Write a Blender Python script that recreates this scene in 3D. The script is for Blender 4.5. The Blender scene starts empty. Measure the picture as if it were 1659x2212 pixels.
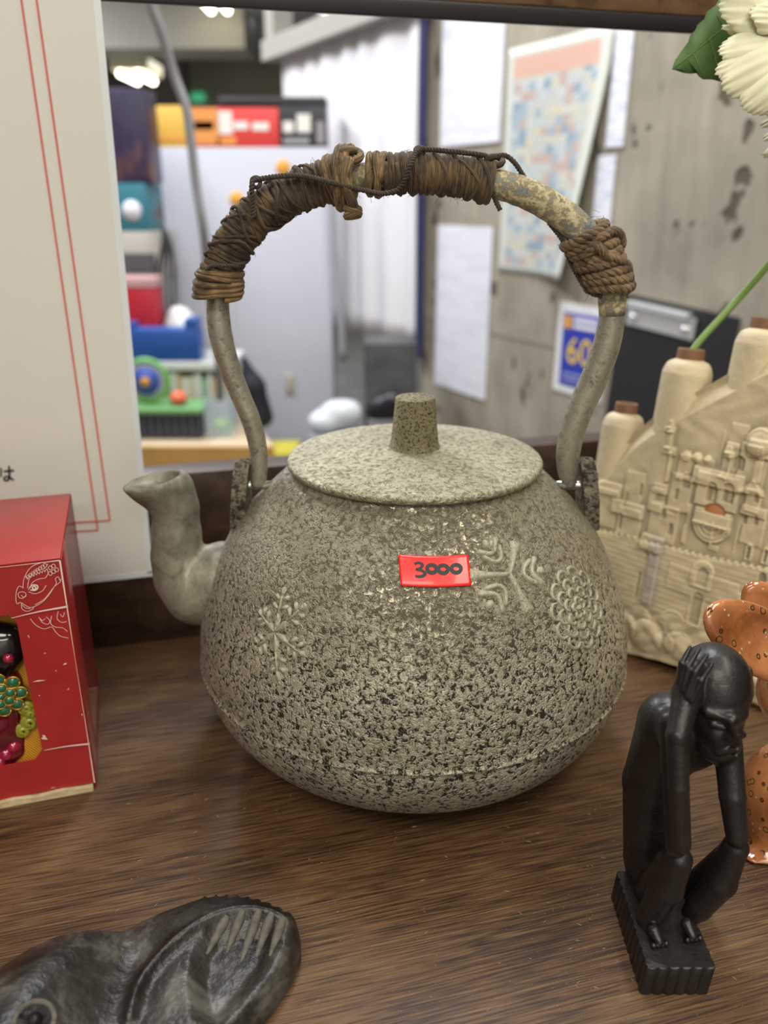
import bpy, bmesh, math, random
import numpy as np
from mathutils import Vector

random.seed(7)
rng = np.random.default_rng(7)
pi = math.pi
SC = bpy.context.scene

# ---------------------------------------------------------------- camera
FPX = 1750.0
PITCH = math.radians(21)
CAM = np.array([0, -.38, .2697])
cd = bpy.data.cameras.new('camera')
cd.sensor_fit = 'HORIZONTAL'
cd.sensor_width = 36
cd.lens = FPX / 1659 * 36
cd.clip_start = .01
cd.clip_end = 60
cd.dof.use_dof = True
cd.dof.focus_distance = .325
cd.dof.aperture_fstop = 9.5
co = bpy.data.objects.new('camera', cd)
SC.collection.objects.link(co)
co.location = CAM
co.rotation_euler = (pi / 2 - PITCH, 0, 0)
SC.camera = co

# ---------------------------------------------------------------- world, lamps, exposure
w = bpy.data.worlds.new('world')
SC.world = w
w.use_nodes = True
w.node_tree.nodes['Background'].inputs[0].default_value = (.9, .95, 1, 1)
w.node_tree.nodes['Background'].inputs[1].default_value = .3
SC.view_settings.view_transform = 'Standard'
SC.view_settings.look = 'None'
SC.view_settings.exposure = 0
SC.view_settings.gamma = 1
SC.view_settings.use_curve_mapping = False
SC.cycles.max_bounces = 6
SC.cycles.use_denoising = True


def area(name, loc, sx, sy, power, col, rot=(0, 0, 0)):
    l = bpy.data.lights.new(name, 'AREA')
    l.shape = 'RECTANGLE'
    l.size = sx
    l.size_y = sy
    l.energy = power
    l.color = col
    o = bpy.data.objects.new(name, l)
    SC.collection.objects.link(o)
    o.location = loc
    o.rotation_euler = rot
    return o


WARM = (1, .95, .82)
COOL = (.93, .95, 1)
CEIL = 1.5
area('shop_tube_light', (-.35, -1.15, CEIL - .1), 1.2, .5, 20, WARM)
area('shop_tube_light', (.65, -.45, CEIL - .1), .25, 1.2, 12, WARM)
area('shop_tube_light', (.3, -2.2, CEIL - .3), 1.2, .25, 17, WARM)
area('office_tube_light', (-.9, 1.5, CEIL - .12), .3, 1.2, 36, COOL)
area('office_tube_light', (.05, .75, CEIL - .12), .3, .9, 18, COOL)
area('office_tube_light', (-2, 3.6, CEIL - .12), .3, 1.2, 36, COOL)
area('office_tube_light', (-.5, 5.2, CEIL - .12), 1.2, .3, 36, COOL)

# ---------------------------------------------------------------- pixel helpers (build time only: where a thing of the photo stands)
FW = np.array([0, math.cos(PITCH), -math.sin(PITCH)])
UP = np.array([0, math.sin(PITCH), math.cos(PITCH)])
RT = np.array([1, 0, 0.])


def ray(x, y):
    return FW + RT * ((x - 829.5) / FPX) - UP * ((y - 1106) / FPX)


def onY(x, y, Y):
    r = ray(x, y)
    return CAM + r * ((Y - CAM[1]) / r[1])


def onZ(x, y, Z=0):
    r = ray(x, y)
    return CAM + r * ((Z - CAM[2]) / r[2])


def onP(x, y, o, n):
    r = ray(x, y)
    return CAM + r * (np.dot(o - CAM, n) / np.dot(r, n))


def pxm(Y, y=1106):          # metres per pixel near world depth Y
    p = onY(829.5, y, Y)
    return np.dot(p - CAM, FW) / FPX


# ---------------------------------------------------------------- object helpers
def empty(name, loc, label=None, cat=None, group=None, kind=None):
    o = bpy.data.objects.new(name, None)
    o.empty_display_size = .02
    SC.collection.objects.link(o)
    o.location = loc
    tag(o, label, cat, group, kind)
    return o


def tag(o, label=None, cat=None, group=None, kind=None):
    if label: o['label'] = label
    if cat: o['category'] = cat
    if group: o['group'] = group
    if kind: o['kind'] = kind
    return o


def wloc(o):
    v = np.zeros(3)
    while o is not None:
        v = v + np.array(o.location)
        o = o.parent
    return v


def mesh(name, V, Fc, mat, parent=None, smooth=True, uv=None, origin=None, sharp=None):
    V = np.asarray(V, float)
    base = wloc(parent)
    if parent is None:
        org = np.array([(V[:, 0].min() + V[:, 0].max()) / 2, (V[:, 1].min() + V[:, 1].max()) / 2, V[:, 2].min()]) if origin is None else np.asarray(origin, float)
    else:
        org = base
    me = bpy.data.meshes.new(name)
    me.from_pydata((V - org).tolist(), [], [tuple(int(i) for i in f) for f in Fc])
    me.update()
    if smooth:
        me.polygons.foreach_set('use_smooth', [True] * len(me.polygons))
        if sharp is not None:
            me.set_sharp_from_angle(angle=math.radians(sharp))
    if uv is not None:
        l = me.uv_layers.new(name='UVMap')
        idx = np.zeros(len(me.loops), int)
        me.loops.foreach_get('vertex_index', idx)
        l.data.foreach_set('uv', np.asarray(uv, float)[idx].ravel())
    if mat: me.materials.append(mat)
    o = bpy.data.objects.new(name, me)
    SC.collection.objects.link(o)
    if parent is not None:
        o.parent = parent
    else:
        o.location = org
    return o


class MB:
    def __init__(s):
        s.V = []; s.F = []; s.U = []; s.n = 0

    def add(s, V, F, U=None):
        V = np.asarray(V, float).reshape(-1, 3)
        s.V.append(V)
        s.U.append(np.asarray(U, float) if U is not None else np.zeros((len(V), 2)))
        s.F += [tuple(i + s.n for i in f) for f in F]
        s.n += len(V)
        return s

    def obj(s, name, mat, parent=None, **k):
        return mesh(name, np.vstack(s.V), s.F, mat, parent, uv=np.vstack(s.U), **k)


def hexa(c, bevel=0, seg=2):
    """c: 8 corners, bottom 4 (ccw) then top 4"""
    F = [(3, 2, 1, 0), (4, 5, 6, 7), (0, 1, 5, 4), (1, 2, 6, 5), (2, 3, 7, 6), (3, 0, 4, 7)]
    if bevel <= 0:
        return np.array(c, float), F
    bm = bmesh.new()
    vs = [bm.verts.new(Vector([float(a) for a in p])) for p in c]
    for f in F: bm.faces.new([vs[i] for i in f])
    bm.normal_update()
    bmesh.ops.recalc_face_normals(bm, faces=bm.faces)
    bmesh.ops.bevel(bm, geom=bm.edges[:], offset=bevel, segments=seg, profile=.5, affect='EDGES')
    bm.verts.index_update()
    V = np.array([v.co[:] for v in bm.verts])
    Fo = [tuple(v.index for v in f.verts) for f in bm.faces]
    bm.free()
    return V, Fo


def boxc(lo, hi, bevel=0, ang=0, piv=None, seg=2):
    x0, y0, z0 = lo; x1, y1, z1 = hi
    c = np.array([(x0, y0, z0), (x1, y0, z0), (x1, y1, z0), (x0, y1, z0), (x0, y0, z1), (x1, y0, z1), (x1, y1, z1), (x0, y1, z1)], float)
    if ang:
        p = np.array(piv if piv is not None else ((x0 + x1) / 2, (y0 + y1) / 2))
        ca, sa = math.cos(ang), math.sin(ang)
        d = c[:, :2] - p
        c[:, 0] = p[0] + d[:, 0] * ca - d[:, 1] * sa
        c[:, 1] = p[1] + d[:, 0] * sa + d[:, 1] * ca
    return hexa(c, bevel, seg)


def framebox(o, ex, ey, ez, lo, hi, bevel=0):
    """box in a local frame"""
    V, F = boxc(lo, hi, bevel)
    return o + V[:, :1] * ex + V[:, 1:2] * ey + V[:, 2:] * ez, F


def cr(P, n=8):
    P = np.asarray(P, float)
    q = np.vstack([2 * P[0] - P[1], P, 2 * P[-1] - P[-2]])
    t = np.linspace(0, 1, n, endpoint=False)[:, None]
    out = []
    for i in range(1, len(q) - 2):
        a, b, c, d = q[i - 1:i + 3]
        out.append(.5 * ((2 * b) + (-a + c) * t + (2 * a - 5 * b + 4 * c - d) * t * t + (-a + 3 * b - 3 * c + d) * t ** 3))
    out.append(P[-1:])
    return np.vstack(out)


def frames(P, ref=None):
    P = np.asarray(P, float)
    T = np.gradient(P, axis=0)
    T /= np.linalg.norm(T, axis=1)[:, None] + 1e-12
    N = np.zeros_like(P)
    r = np.array(ref if ref is not None else ((0, 0, 1) if abs(T[0][2]) < .9 else (1, 0, 0)), float)
    n = r - T[0] * r.dot(T[0])
    n /= np.linalg.norm(n) + 1e-12
    for i in range(len(P)):
        n = n - T[i] * n.dot(T[i])
        n /= np.linalg.norm(n) + 1e-12
        N[i] = n
    return T, N, np.cross(T, N)


def tube(P, R, n=8, R2=None, cap=True, ref=None):
    P = np.asarray(P, float)
    m = len(P)
    R = np.broadcast_to(np.asarray(R, float), (m,))
    R2 = R if R2 is None else np.broadcast_to(np.asarray(R2, float), (m,))
    T, N, B = frames(P, ref)
    a = np.linspace(0, 2 * pi, n, endpoint=False)
    V = P[:, None] + N[:, None] * (np.cos(a)[None, :, None] * R[:, None, None]) + B[:, None] * (np.sin(a)[None, :, None] * R2[:, None, None])
    L = np.concatenate([[0], np.cumsum(np.linalg.norm(np.diff(P, axis=0), axis=1))])
    U = np.stack([np.broadcast_to(a / (2 * pi), (m, n)), np.broadcast_to(L[:, None], (m, n))], -1)
    F = []
    for i in range(m - 1):
        for j in range(n):
            k = (j + 1) % n
            F.append((i * n + j, i * n + k, (i + 1) * n + k, (i + 1) * n + j))
    V = V.reshape(-1, 3); U = U.reshape(-1, 2)
    if cap:
        F.append(tuple(range(n - 1, -1, -1)))
        F.append(tuple((m - 1) * n + j for j in range(n)))
    return V, F, U


def lathe(prof, c, n=64, cap0=False, cap1=False, axis=None):
    prof = np.asarray(prof, float)
    m = len(prof)
    a = np.linspace(0, 2 * pi, n, endpoint=False)
    V = np.stack([prof[:, :1] * np.cos(a), prof[:, :1] * np.sin(a), np.broadcast_to(prof[:, 1:], (m, n))], -1)
    if axis is not None:
        T = np.asarray(axis, float); T = T / np.linalg.norm(T)
        X = np.cross((0, 1, 0), T); X /= np.linalg.norm(X)
        Y = np.cross(T, X)
        V = V[..., :1] * X + V[..., 1:2] * Y + V[..., 2:] * T
    V = V + np.asarray(c, float)
    F = []
    for i in range(m - 1):
        for j in range(n):
            k = (j + 1) % n
            F.append((i * n + j, i * n + k, (i + 1) * n + k, (i + 1) * n + j))
    if cap0: F.append(tuple(range(n - 1, -1, -1)))
    if cap1: F.append(tuple((m - 1) * n + j for j in range(n)))
    return V.reshape(-1, 3), F


def grid(Pf, nu, nv):
    """Pf(u,v arrays)->points; returns V,F,U"""
    u, v = np.meshgrid(np.linspace(0, 1, nu), np.linspace(0, 1, nv), indexing='ij')
    V = Pf(u, v).reshape(-1, 3)
    i, j = np.meshgrid(np.arange(nu - 1), np.arange(nv - 1), indexing='ij')
    a = (i * nv + j).ravel()
    F = np.stack([a, a + nv, a + nv + 1, a + 1], -1).tolist()
    return V, F, np.stack([u.ravel(), v.ravel()], -1)


def slab(V, F, nrm, th):
    """thicken an open sheet"""
    V = np.asarray(V, float)
    n = len(V)
    nrm = np.asarray(nrm, float)
    W = V - nrm * th
    ed = {}
    for f in F:
        for a, b in zip(f, list(f[1:]) + [f[0]]):
            if (b, a) in ed: ed[(b, a)] = 0
            else: ed[(a, b)] = 1
    FF = list(map(tuple, F)) + [tuple(i + n for i in reversed(f)) for f in F]
    for (a, b), k in ed.items():
        if k: FF.append((b, a, a + n, b + n))
    return np.vstack([V, W]), FF


# ---- smooth blended solids: distance field + surface nets
def nets(f, lo, hi, h):
    lo = np.array(lo, float); hi = np.array(hi, float)
    N = np.ceil((hi - lo) / h).astype(int) + 1
    ax = [lo[i] + h * np.arange(N[i]) for i in range(3)]
    X, Y, Z = np.meshgrid(*ax, indexing='ij')
    D = f(X.astype(np.float32), Y.astype(np.float32), Z.astype(np.float32))
    nx, ny, nz = N
    ins = D < 0
    acc = np.zeros((nx - 1, ny - 1, nz - 1, 3), np.float32)
    cnt = np.zeros((nx - 1, ny - 1, nz - 1), np.float32)
    for axs in range(3):
        for a in (0, 1):
            for b in (0, 1):
                o = [0, 0, 0]
                oth = [k for k in range(3) if k != axs]
                o[oth[0]] = a; o[oth[1]] = b
                s0 = tuple(slice(o[k], o[k] + N[k] - 1) for k in range(3))
                o2 = list(o); o2[axs] = 1
                s1 = tuple(slice(o2[k], o2[k] + N[k] - 1) for k in range(3))
                d0 = D[s0]; d1 = D[s1]
                m = (d0 < 0) != (d1 < 0)
                t = np.where(m, d0 / (d0 - d1 + 1e-20), 0)
                for k in range(3):
                    acc[..., k] += np.where(m, (t if k == axs else o[k]), 0)
                cnt += m
    act = cnt > 0
    idx = -np.ones(act.shape, int)
    idx[act] = np.arange(act.sum())
    I = np.argwhere(act)
    V = lo + h * (I + acc[act] / cnt[act][:, None])
    F = []
    for axs in range(3):
        b, c = [(1, 2), (2, 0), (0, 1)][axs]
        s0 = [slice(1, N[k] - 1) for k in range(3)]; s0[axs] = slice(0, N[axs] - 1)
        s1 = list(s0); s1[axs] = slice(1, N[axs])
        i0 = ins[tuple(s0)]; i1 = ins[tuple(s1)]
        for flip in (0, 1):
            m = (i0 & ~i1) if not flip else (~i0 & i1)
            q = np.argwhere(m)
            if not len(q): continue
            q = q + np.array([0 if k == axs else 1 for k in range(3)])
            def g(db, dc):
                r = q.copy(); r[:, b] -= db; r[:, c] -= dc
                return idx[r[:, 0], r[:, 1], r[:, 2]]
            quad = np.stack([g(1, 1), g(0, 1), g(0, 0), g(1, 0)], -1)
            if flip: quad = quad[:, ::-1]
            F.append(quad)
    return V, np.vstack(F).tolist()


def cap_d(X, Y, Z, a, b, ra, rb):
    a = np.asarray(a, np.float32); b = np.asarray(b, np.float32)
    d = b - a
    L = float(d.dot(d)) + 1e-12
    t = np.clip(((X - a[0]) * d[0] + (Y - a[1]) * d[1] + (Z - a[2]) * d[2]) / L, 0, 1)
    return np.sqrt((X - a[0] - t * d[0]) ** 2 + (Y - a[1] - t * d[1]) ** 2 + (Z - a[2] - t * d[2]) ** 2) - (ra + (rb - ra) * t)


def ell_d(X, Y, Z, c, r, M=None):
    p = [X - c[0], Y - c[1], Z - c[2]]
    if M is not None:
        p = [M[k][0] * p[0] + M[k][1] * p[1] + M[k][2] * p[2] for k in range(3)]
    k0 = np.sqrt((p[0] / r[0]) ** 2 + (p[1] / r[1]) ** 2 + (p[2] / r[2]) ** 2)
    return (k0 - 1) * min(r)


def smin(a, b, k):
    h = np.clip(.5 + .5 * (b - a) / k, 0, 1)
    return b + (a - b) * h - k * h * (1 - h)


def smax(a, b, k):
    return -smin(-a, -b, k)


# ---------------------------------------------------------------- materials
def newmat(name):
    m = bpy.data.materials.new(name)
    m.use_nodes = True
    nt = m.node_tree
    return m, nt, nt.nodes['Principled BSDF'], nt.nodes, nt.links


def simple(name, col, rough=.5, metal=0, coat=0, emis=0, trans=0, noise=0, nscale=60, bump=0, bscale=200, spec=.5, alpha=1):
    m, nt, b, N, L = newmat(name)
    b.inputs['Base Color'].default_value = (*col, 1)
    b.inputs['Roughness'].default_value = rough
    b.inputs['Metallic'].default_value = metal
    b.inputs['Coat Weight'].default_value = coat
    b.inputs['Specular IOR Level'].default_value = spec
    if trans: b.inputs['Transmission Weight'].default_value = trans
    if alpha < 1: b.inputs['Alpha'].default_value = alpha
    if emis:
        b.inputs['Emission Color'].default_value = (*col, 1)
        b.inputs['Emission Strength'].default_value = emis
    if noise or bump:
        tc = N.new('ShaderNodeTexCoord')
    if noise:
        n = N.new('ShaderNodeTexNoise'); n.inputs['Scale'].default_value = nscale; n.inputs['Detail'].default_value = 5
        L.new(tc.outputs['Object'], n.inputs['Vector'])
        r = N.new('ShaderNodeValToRGB')
        r.color_ramp.elements[0].position = .3; r.color_ramp.elements[1].position = .7
        r.color_ramp.elements[0].color = (*[c * (1 - noise) for c in col], 1)
        r.color_ramp.elements[1].color = (*[min(1, c * (1 + noise)) for c in col], 1)
        L.new(n.outputs['Fac'], r.inputs['Fac']); L.new(r.outputs['Color'], b.inputs['Base Color'])
    if bump:
        n2 = N.new('ShaderNodeTexNoise'); n2.inputs['Scale'].default_value = bscale; n2.inputs['Detail'].default_value = 4
        L.new(tc.outputs['Object'], n2.inputs['Vector'])
        bp = N.new('ShaderNodeBump'); bp.inputs['Strength'].default_value = 1; bp.inputs['Distance'].default_value = bump
        L.new(n2.outputs['Fac'], bp.inputs['Height']); L.new(bp.outputs['Normal'], b.inputs['Normal'])
    return m


def ramp(N, stops, interp='LINEAR'):
    r = N.new('ShaderNodeValToRGB')
    r.color_ramp.interpolation = interp
    e = r.color_ramp.elements
    while len(e) < len(stops): e.new(.5)
    for k, (p, c) in enumerate(stops):
        e[k].position = p
        e[k].color = (*c, 1) if len(c) == 3 else c
    return r


def mixc(N, L, fac, a, b, mode='MIX'):
    n = N.new('ShaderNodeMix'); n.data_type = 'RGBA'; n.blend_type = mode
    for s, v in ((0, fac), (6, a), (7, b)):
        if isinstance(v, (int, float)): n.inputs[s].default_value = v
        elif isinstance(v, tuple): n.inputs[s].default_value = (*v, 1)
        else: L.new(v, n.inputs[s])
    return n.outputs[2]


def noise(N, L, vec, scale, detail=3, rough=.5, dist=0):
    n = N.new('ShaderNodeTexNoise')
    n.inputs['Scale'].default_value = scale; n.inputs['Detail'].default_value = detail
    n.inputs['Roughness'].default_value = rough; n.inputs['Distortion'].default_value = dist
    L.new(vec, n.inputs['Vector'])
    return n.outputs['Fac']


def math_(N, L, op, a, b=None):
    n = N.new('ShaderNodeMath'); n.operation = op; n.use_clamp = False
    for k, v in ((0, a), (1, b)):
        if v is None: continue
        if isinstance(v, (int, float)): n.inputs[k].default_value = v
        else: L.new(v, n.inputs[k])
    return n.outputs[0]


def mapping(N, L, vec, scale=(1, 1, 1), rot=(0, 0, 0)):
    n = N.new('ShaderNodeMapping')
    n.inputs['Scale'].default_value = scale; n.inputs['Rotation'].default_value = rot
    L.new(vec, n.inputs['Vector'])
    return n.outputs['Vector']


def kettle_mat(name, scale, light, dark, lo, hi, bump, rough=.40, metal=.62, grime=0, fine=1.0):
    m, nt, b, N, L = newmat(name)
    tc = N.new('ShaderNodeTexCoord').outputs['Object']
    n1 = noise(N, L, tc, scale, 4, .62, .7)
    n2 = noise(N, L, tc, scale * 3.3, 2, .6)
    s = math_(N, L, 'ADD', math_(N, L, 'MULTIPLY', n1, .78), math_(N, L, 'MULTIPLY', n2, .22 * fine))
    if grime:   # finer, duller grain on the shoulder
        sp = N.new('ShaderNodeSeparateXYZ'); L.new(tc, sp.inputs[0])
        mr = N.new('ShaderNodeMapRange'); L.new(sp.outputs['Z'], mr.inputs[0])
        mr.inputs[1].default_value = .088; mr.inputs[2].default_value = .138
        mr.inputs[3].default_value = 0; mr.inputs[4].default_value = 1
        big = noise(N, L, tc, 28, 4, .6)
        g = math_(N, L, 'MULTIPLY', mr.outputs[0], math_(N, L, 'ADD', big, .35))
    r = ramp(N, [(lo, dark), (hi, light)])
    L.new(s, r.inputs[0])
    col = r.outputs[0]
    bigv = noise(N, L, tc, 40, 4, .6)
    rb = ramp(N, [(.3, (.78, .76, .70)), (.7, (1.08, 1.07, 1.04))]); L.new(bigv, rb.inputs[0])
    col = mixc(N, L, 1.0, col, rb.outputs[0], 'MULTIPLY')
    if grime:
        gr = ramp(N, [(lo - .04, (.17, .145, .10)), (hi + .02, (.36, .32, .235))]); L.new(s, gr.inputs[0])
        gc = math_(N, L, 'MINIMUM', math_(N, L, 'MULTIPLY', g, grime), .85)
        col = mixc(N, L, gc, col, gr.outputs[0])
    L.new(col, b.inputs['Base Color'])
    b.inputs['Metallic'].default_value = metal
    rr = ramp(N, [(lo, (.8,) * 3), (hi, (rough,) * 3)]); L.new(s, rr.inputs[0]); L.new(rr.outputs[0], b.inputs['Roughness'])
    bp = N.new('ShaderNodeBump'); bp.inputs['Distance'].default_value = bump; bp.inputs['Strength'].default_value = .9
    hr = ramp(N, [(lo - .03, (0,) * 3), (hi + .08, (1,) * 3)]); L.new(s, hr.inputs[0])
    L.new(hr.outputs[0], bp.inputs['Height']); L.new(bp.outputs[0], b.inputs['Normal'])
    return m


M_body = kettle_mat('cast_metal_pitted', 440, (.59, .56, .465), (.04, .036, .028), .425, .50, .0007, grime=1.7)
M_lid = kettle_mat('cast_metal_lid', 420, (.52, .49, .38), (.24, .215, .145), .40, .54, .00055, rough=.4)
M_smooth = kettle_mat('cast_metal_smooth', 300, (.42, .40, .335), (.20, .185, .145), .34, .5, .00010, rough=.45)
M_relief = kettle_mat('cast_metal_relief', 500, (.45, .43, .35), (.28, .26, .20), .36, .46, .0002, rough=.55, metal=.35)
M_knob = kettle_mat('cast_metal_knob', 1000, (.42, .37, .25), (.05, .04, .025), .41, .50, .0005)
M_lug = kettle_mat('cast_metal_dark', 300, (.21, .185, .135), (.03, .027, .022), .42, .55, .0006, rough=.55, metal=.3)
M_spout = kettle_mat('cast_metal_spout', 75, (.335, .32, .26), (.15, .14, .11), .34, .62, .00030, rough=.5, metal=.35)


def corroded_mat():
    m, nt, b, N, L = newmat('corroded_pipe')
    tc = N.new('ShaderNodeTexCoord').outputs['Object']
    a = noise(N, L, tc, 110, 6, .7, .3); c = noise(N, L, tc, 500, 4, .6)
    s = math_(N, L, 'ADD', math_(N, L, 'MULTIPLY', a, .7), math_(N, L, 'MULTIPLY', c, .3))
    r = ramp(N, [(.38, (.13, .15, .155)), (.45, (.27, .28, .26)), (.48, (.24, .19, .10)), (.52, (.46, .39, .21)), (.57, (.60, .56, .40)), (.64, (.22, .165, .08))])
    L.new(s, r.inputs[0]); L.new(r.outputs[0], b.inputs['Base Color'])
    b.inputs['Roughness'].default_value = .65; b.inputs['Metallic'].default_value = .1
    bp = N.new('ShaderNodeBump'); bp.inputs['Distance'].default_value = .0012
    L.new(s, bp.inputs['Height']); L.new(bp.outputs[0], b.inputs['Normal'])
    return m


M_corr = corroded_mat()


def fibre_mat(name, dark, mid, gold, k=1.0):
    m, nt, b, N, L = newmat(name)
    t = N.new('ShaderNodeTexCoord')
    v = mapping(N, L, t.outputs['UV'], (14, 130 * k, 1))
    a = noise(N, L, v, 1.0, 4, .65, .6)
    c = noise(N, L, t.outputs['Object'], 90, 4, .6)
    s = math_(N, L, 'ADD', math_(N, L, 'MULTIPLY', a, .6), math_(N, L, 'MULTIPLY', c, .4))
    r = ramp(N, [(.40, dark), (.49, mid), (.585, gold)])
    L.new(s, r.inputs[0]); L.new(r.outputs[0], b.inputs['Base Color'])
    b.inputs['Roughness'].default_value = .75
    b.inputs['Sheen Weight'].default_value = .15
    bp = N.new('ShaderNodeBump'); bp.inputs['Distance'].default_value = .0006
    L.new(a, bp.inputs['Height']); L.new(bp.outputs[0], b.inputs['Normal'])
    return m


M_wrap = fibre_mat('dark_fibre', (.016, .010, .006), (.060, .038, .018), (.19, .115, .045))
M_wrap2 = fibre_mat('golden_fibre', (.035, .021, .009), (.14, .085, .036), (.33, .21, .085))
M_rope = fibre_mat('brown_rope', (.055, .035, .017), (.17, .11, .055), (.34, .22, .11))
M_cord = fibre_mat('thin_cord', (.02, .014, .009), (.06, .042, .025), (.12, .085, .05), 3)


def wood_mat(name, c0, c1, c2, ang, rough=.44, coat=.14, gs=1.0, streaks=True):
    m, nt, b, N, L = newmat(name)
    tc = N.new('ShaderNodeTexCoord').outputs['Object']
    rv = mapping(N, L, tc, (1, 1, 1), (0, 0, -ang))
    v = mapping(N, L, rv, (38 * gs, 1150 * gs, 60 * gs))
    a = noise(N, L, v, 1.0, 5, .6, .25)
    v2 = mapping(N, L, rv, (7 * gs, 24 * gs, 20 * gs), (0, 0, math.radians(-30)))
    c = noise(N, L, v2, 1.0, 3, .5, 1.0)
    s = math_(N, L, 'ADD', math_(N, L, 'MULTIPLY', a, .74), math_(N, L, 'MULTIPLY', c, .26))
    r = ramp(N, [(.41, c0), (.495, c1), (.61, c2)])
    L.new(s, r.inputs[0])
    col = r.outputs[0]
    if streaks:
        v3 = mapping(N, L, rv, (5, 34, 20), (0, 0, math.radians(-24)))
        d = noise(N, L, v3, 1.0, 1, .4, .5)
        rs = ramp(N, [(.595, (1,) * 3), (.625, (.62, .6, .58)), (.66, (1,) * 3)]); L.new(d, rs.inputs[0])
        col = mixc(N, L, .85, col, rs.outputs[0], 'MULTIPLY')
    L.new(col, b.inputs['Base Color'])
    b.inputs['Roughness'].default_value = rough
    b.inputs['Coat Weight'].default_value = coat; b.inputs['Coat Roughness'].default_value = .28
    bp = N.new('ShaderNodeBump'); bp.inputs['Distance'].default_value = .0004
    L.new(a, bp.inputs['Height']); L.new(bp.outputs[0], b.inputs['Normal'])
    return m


SH = math.radians(14.7)     # direction of the shelf
M_table = wood_mat('brown_wood_laminate', (.038, .017, .007), (.108, .055, .023), (.195, .108, .048), SH)
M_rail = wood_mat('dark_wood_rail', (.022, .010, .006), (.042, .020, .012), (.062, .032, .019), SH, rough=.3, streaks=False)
M_upper = wood_mat('upper_wood', (.07, .036, .017), (.15, .082, .04), (.21, .12, .065), SH, streaks=False)
M_black = simple('black_edge', (.018, .016, .018), .4)


def concrete_mat():
    m, nt, b, N, L = newmat('cast_concrete')
    tc = N.new('ShaderNodeTexCoord').outputs['Object']
    a = noise(N, L, tc, 7, 6, .6, .3)
    st = noise(N, L, mapping(N, L, tc, (30, 30, 3)), 1.0, 4, .6)
    s = math_(N, L, 'ADD', math_(N, L, 'MULTIPLY', a, .6), math_(N, L, 'MULTIPLY', st, .4))
    r = ramp(N, [(.35, (.25, .22, .165)), (.65, (.42, .375, .29))]); L.new(s, r.inputs[0])
    v = N.new('ShaderNodeTexNoise'); v.inputs['Scale'].default_value = 26; v.inputs['Detail'].default_value = 2
    L.new(mapping(N, L, tc, (1, 1, .55), (.0, .25, 0)), v.inputs['Vector'])
    rv = ramp(N, [(.30, (.32, .29, .24)), (.345, (1, 1, 1))]); L.new(v.outputs['Fac'], rv.inputs[0])
    col = mixc(N, L, 1.0, r.outputs[0], rv.outputs[0], 'MULTIPLY')
    L.new(col, b.inputs['Base Color']); b.inputs['Roughness'].default_value = .9
    bp = N.new('ShaderNodeBump'); bp.inputs['Distance'].default_value = .004
    L.new(rv.outputs[0], bp.inputs['Height']); L.new(bp.outputs[0], b.inputs['Normal'])
    return m


M_conc = concrete_mat()
M_white = simple('white_paint', (.66, .66, .64), .7)
M_paper = simple('paper', (.80, .80, .80), .6)
M_lam = simple('laminated_poster_paper', (.74, .73, .69), .16, coat=.0)
M_ink = simple('black_ink', (.01, .01, .012), .5)
M_redline = simple('red_printed_line', (.72, .12, .09), .35)
M_plastic = None

# ================================================================= SETTING
def struct(name, V, F, mat, **k):
    o = mesh(name, V, F, mat, smooth=False, **k)
    o['kind'] = 'structure'
    return o


FLOOR = -.8
XL, XR, YF, YB = -3.2, 3.2, -2.6, 7.6
M_floor = simple('grey_floor', (.22, .22, .21), .5, noise=.2, nscale=8)
M_ceil = simple('ceiling_board', (.42, .41, .38), .8, noise=.06, nscale=3)
M_far = simple('far_wall_paint', (.44, .40, .30), .8, noise=.1, nscale=3)
struct('floor', *boxc((XL, YF, FLOOR - .1), (XR, YB, FLOOR)), M_floor)
struct('ceiling', *boxc((XL, YF, CEIL), (XR, YB, CEIL + .1)), M_ceil)
struct('wall_left', *boxc((XL - .1, YF, FLOOR), (XL, YB, CEIL)), M_white)
struct('wall_far_right', *boxc((XR, YF, FLOOR), (XR + .1, YB, CEIL)), M_white)
struct('wall_back', *boxc((XL, YB, FLOOR), (XR, YB + .1, CEIL)), M_far)
struct('wall_front', *boxc((XL, YF - .1, FLOOR), (XR, YF, CEIL)), M_white)
M_beam = simple('beam_paint', (.40, .385, .34), .8)
M_dark = simple('dark_recess', (.08, .07, .055), .8)
# beams of the far ceiling
def bgspan(x0, y0, x1, y1, Y):
    a = onY(x0, y1, Y); b = onY(x1, y0, Y); c = onY(x1, y1, Y)
    return a[0], b[0], a[2], b[2]
a = onY(300, 105, 4.6); b_ = onY(300, 30, 4.6)
struct('trim_1', *boxc((XL + .001, 4.6, a[2]), (-.75, 4.95, CEIL - .001)), M_beam)
a = onY(400, 215, 6.4)
struct('trim_2', *boxc((XL + .001, 6.4, a[2] - .5), (onY(395, 150, 6.4)[0], 6.6, CEIL - .001)), M_dark)
struct('trim_3', *boxc((-.72, 2.2, 1.2), (-.35, 7.2, CEIL - .001)), M_ceil)

# slanted concrete wall on the right
BS = 1.25
WP = np.array([.15 * BS, 1.45 * BS - .38, 0])
WD = np.array([-.492, .870, 0]); WD /= np.linalg.norm(WD)
WN = np.array([-WD[1], WD[0], 0])       # points towards the shelf side (left)
if WN[0] > 0: WN = -WN
UZ = np.array([0, 0, 1.])


def wallp(px, py, off=0):
    return onP(px, py, WP + WN * off, WN)


pc = wallp(918, 400)
sc_ = np.dot(pc - WP, WD)
V, F = framebox(WP, WD, -WN, UZ, (-1.9, 0, FLOOR), (sc_, .15, CEIL - .001))
wall_right = struct('wall_right', V, F, M_conc)
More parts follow.
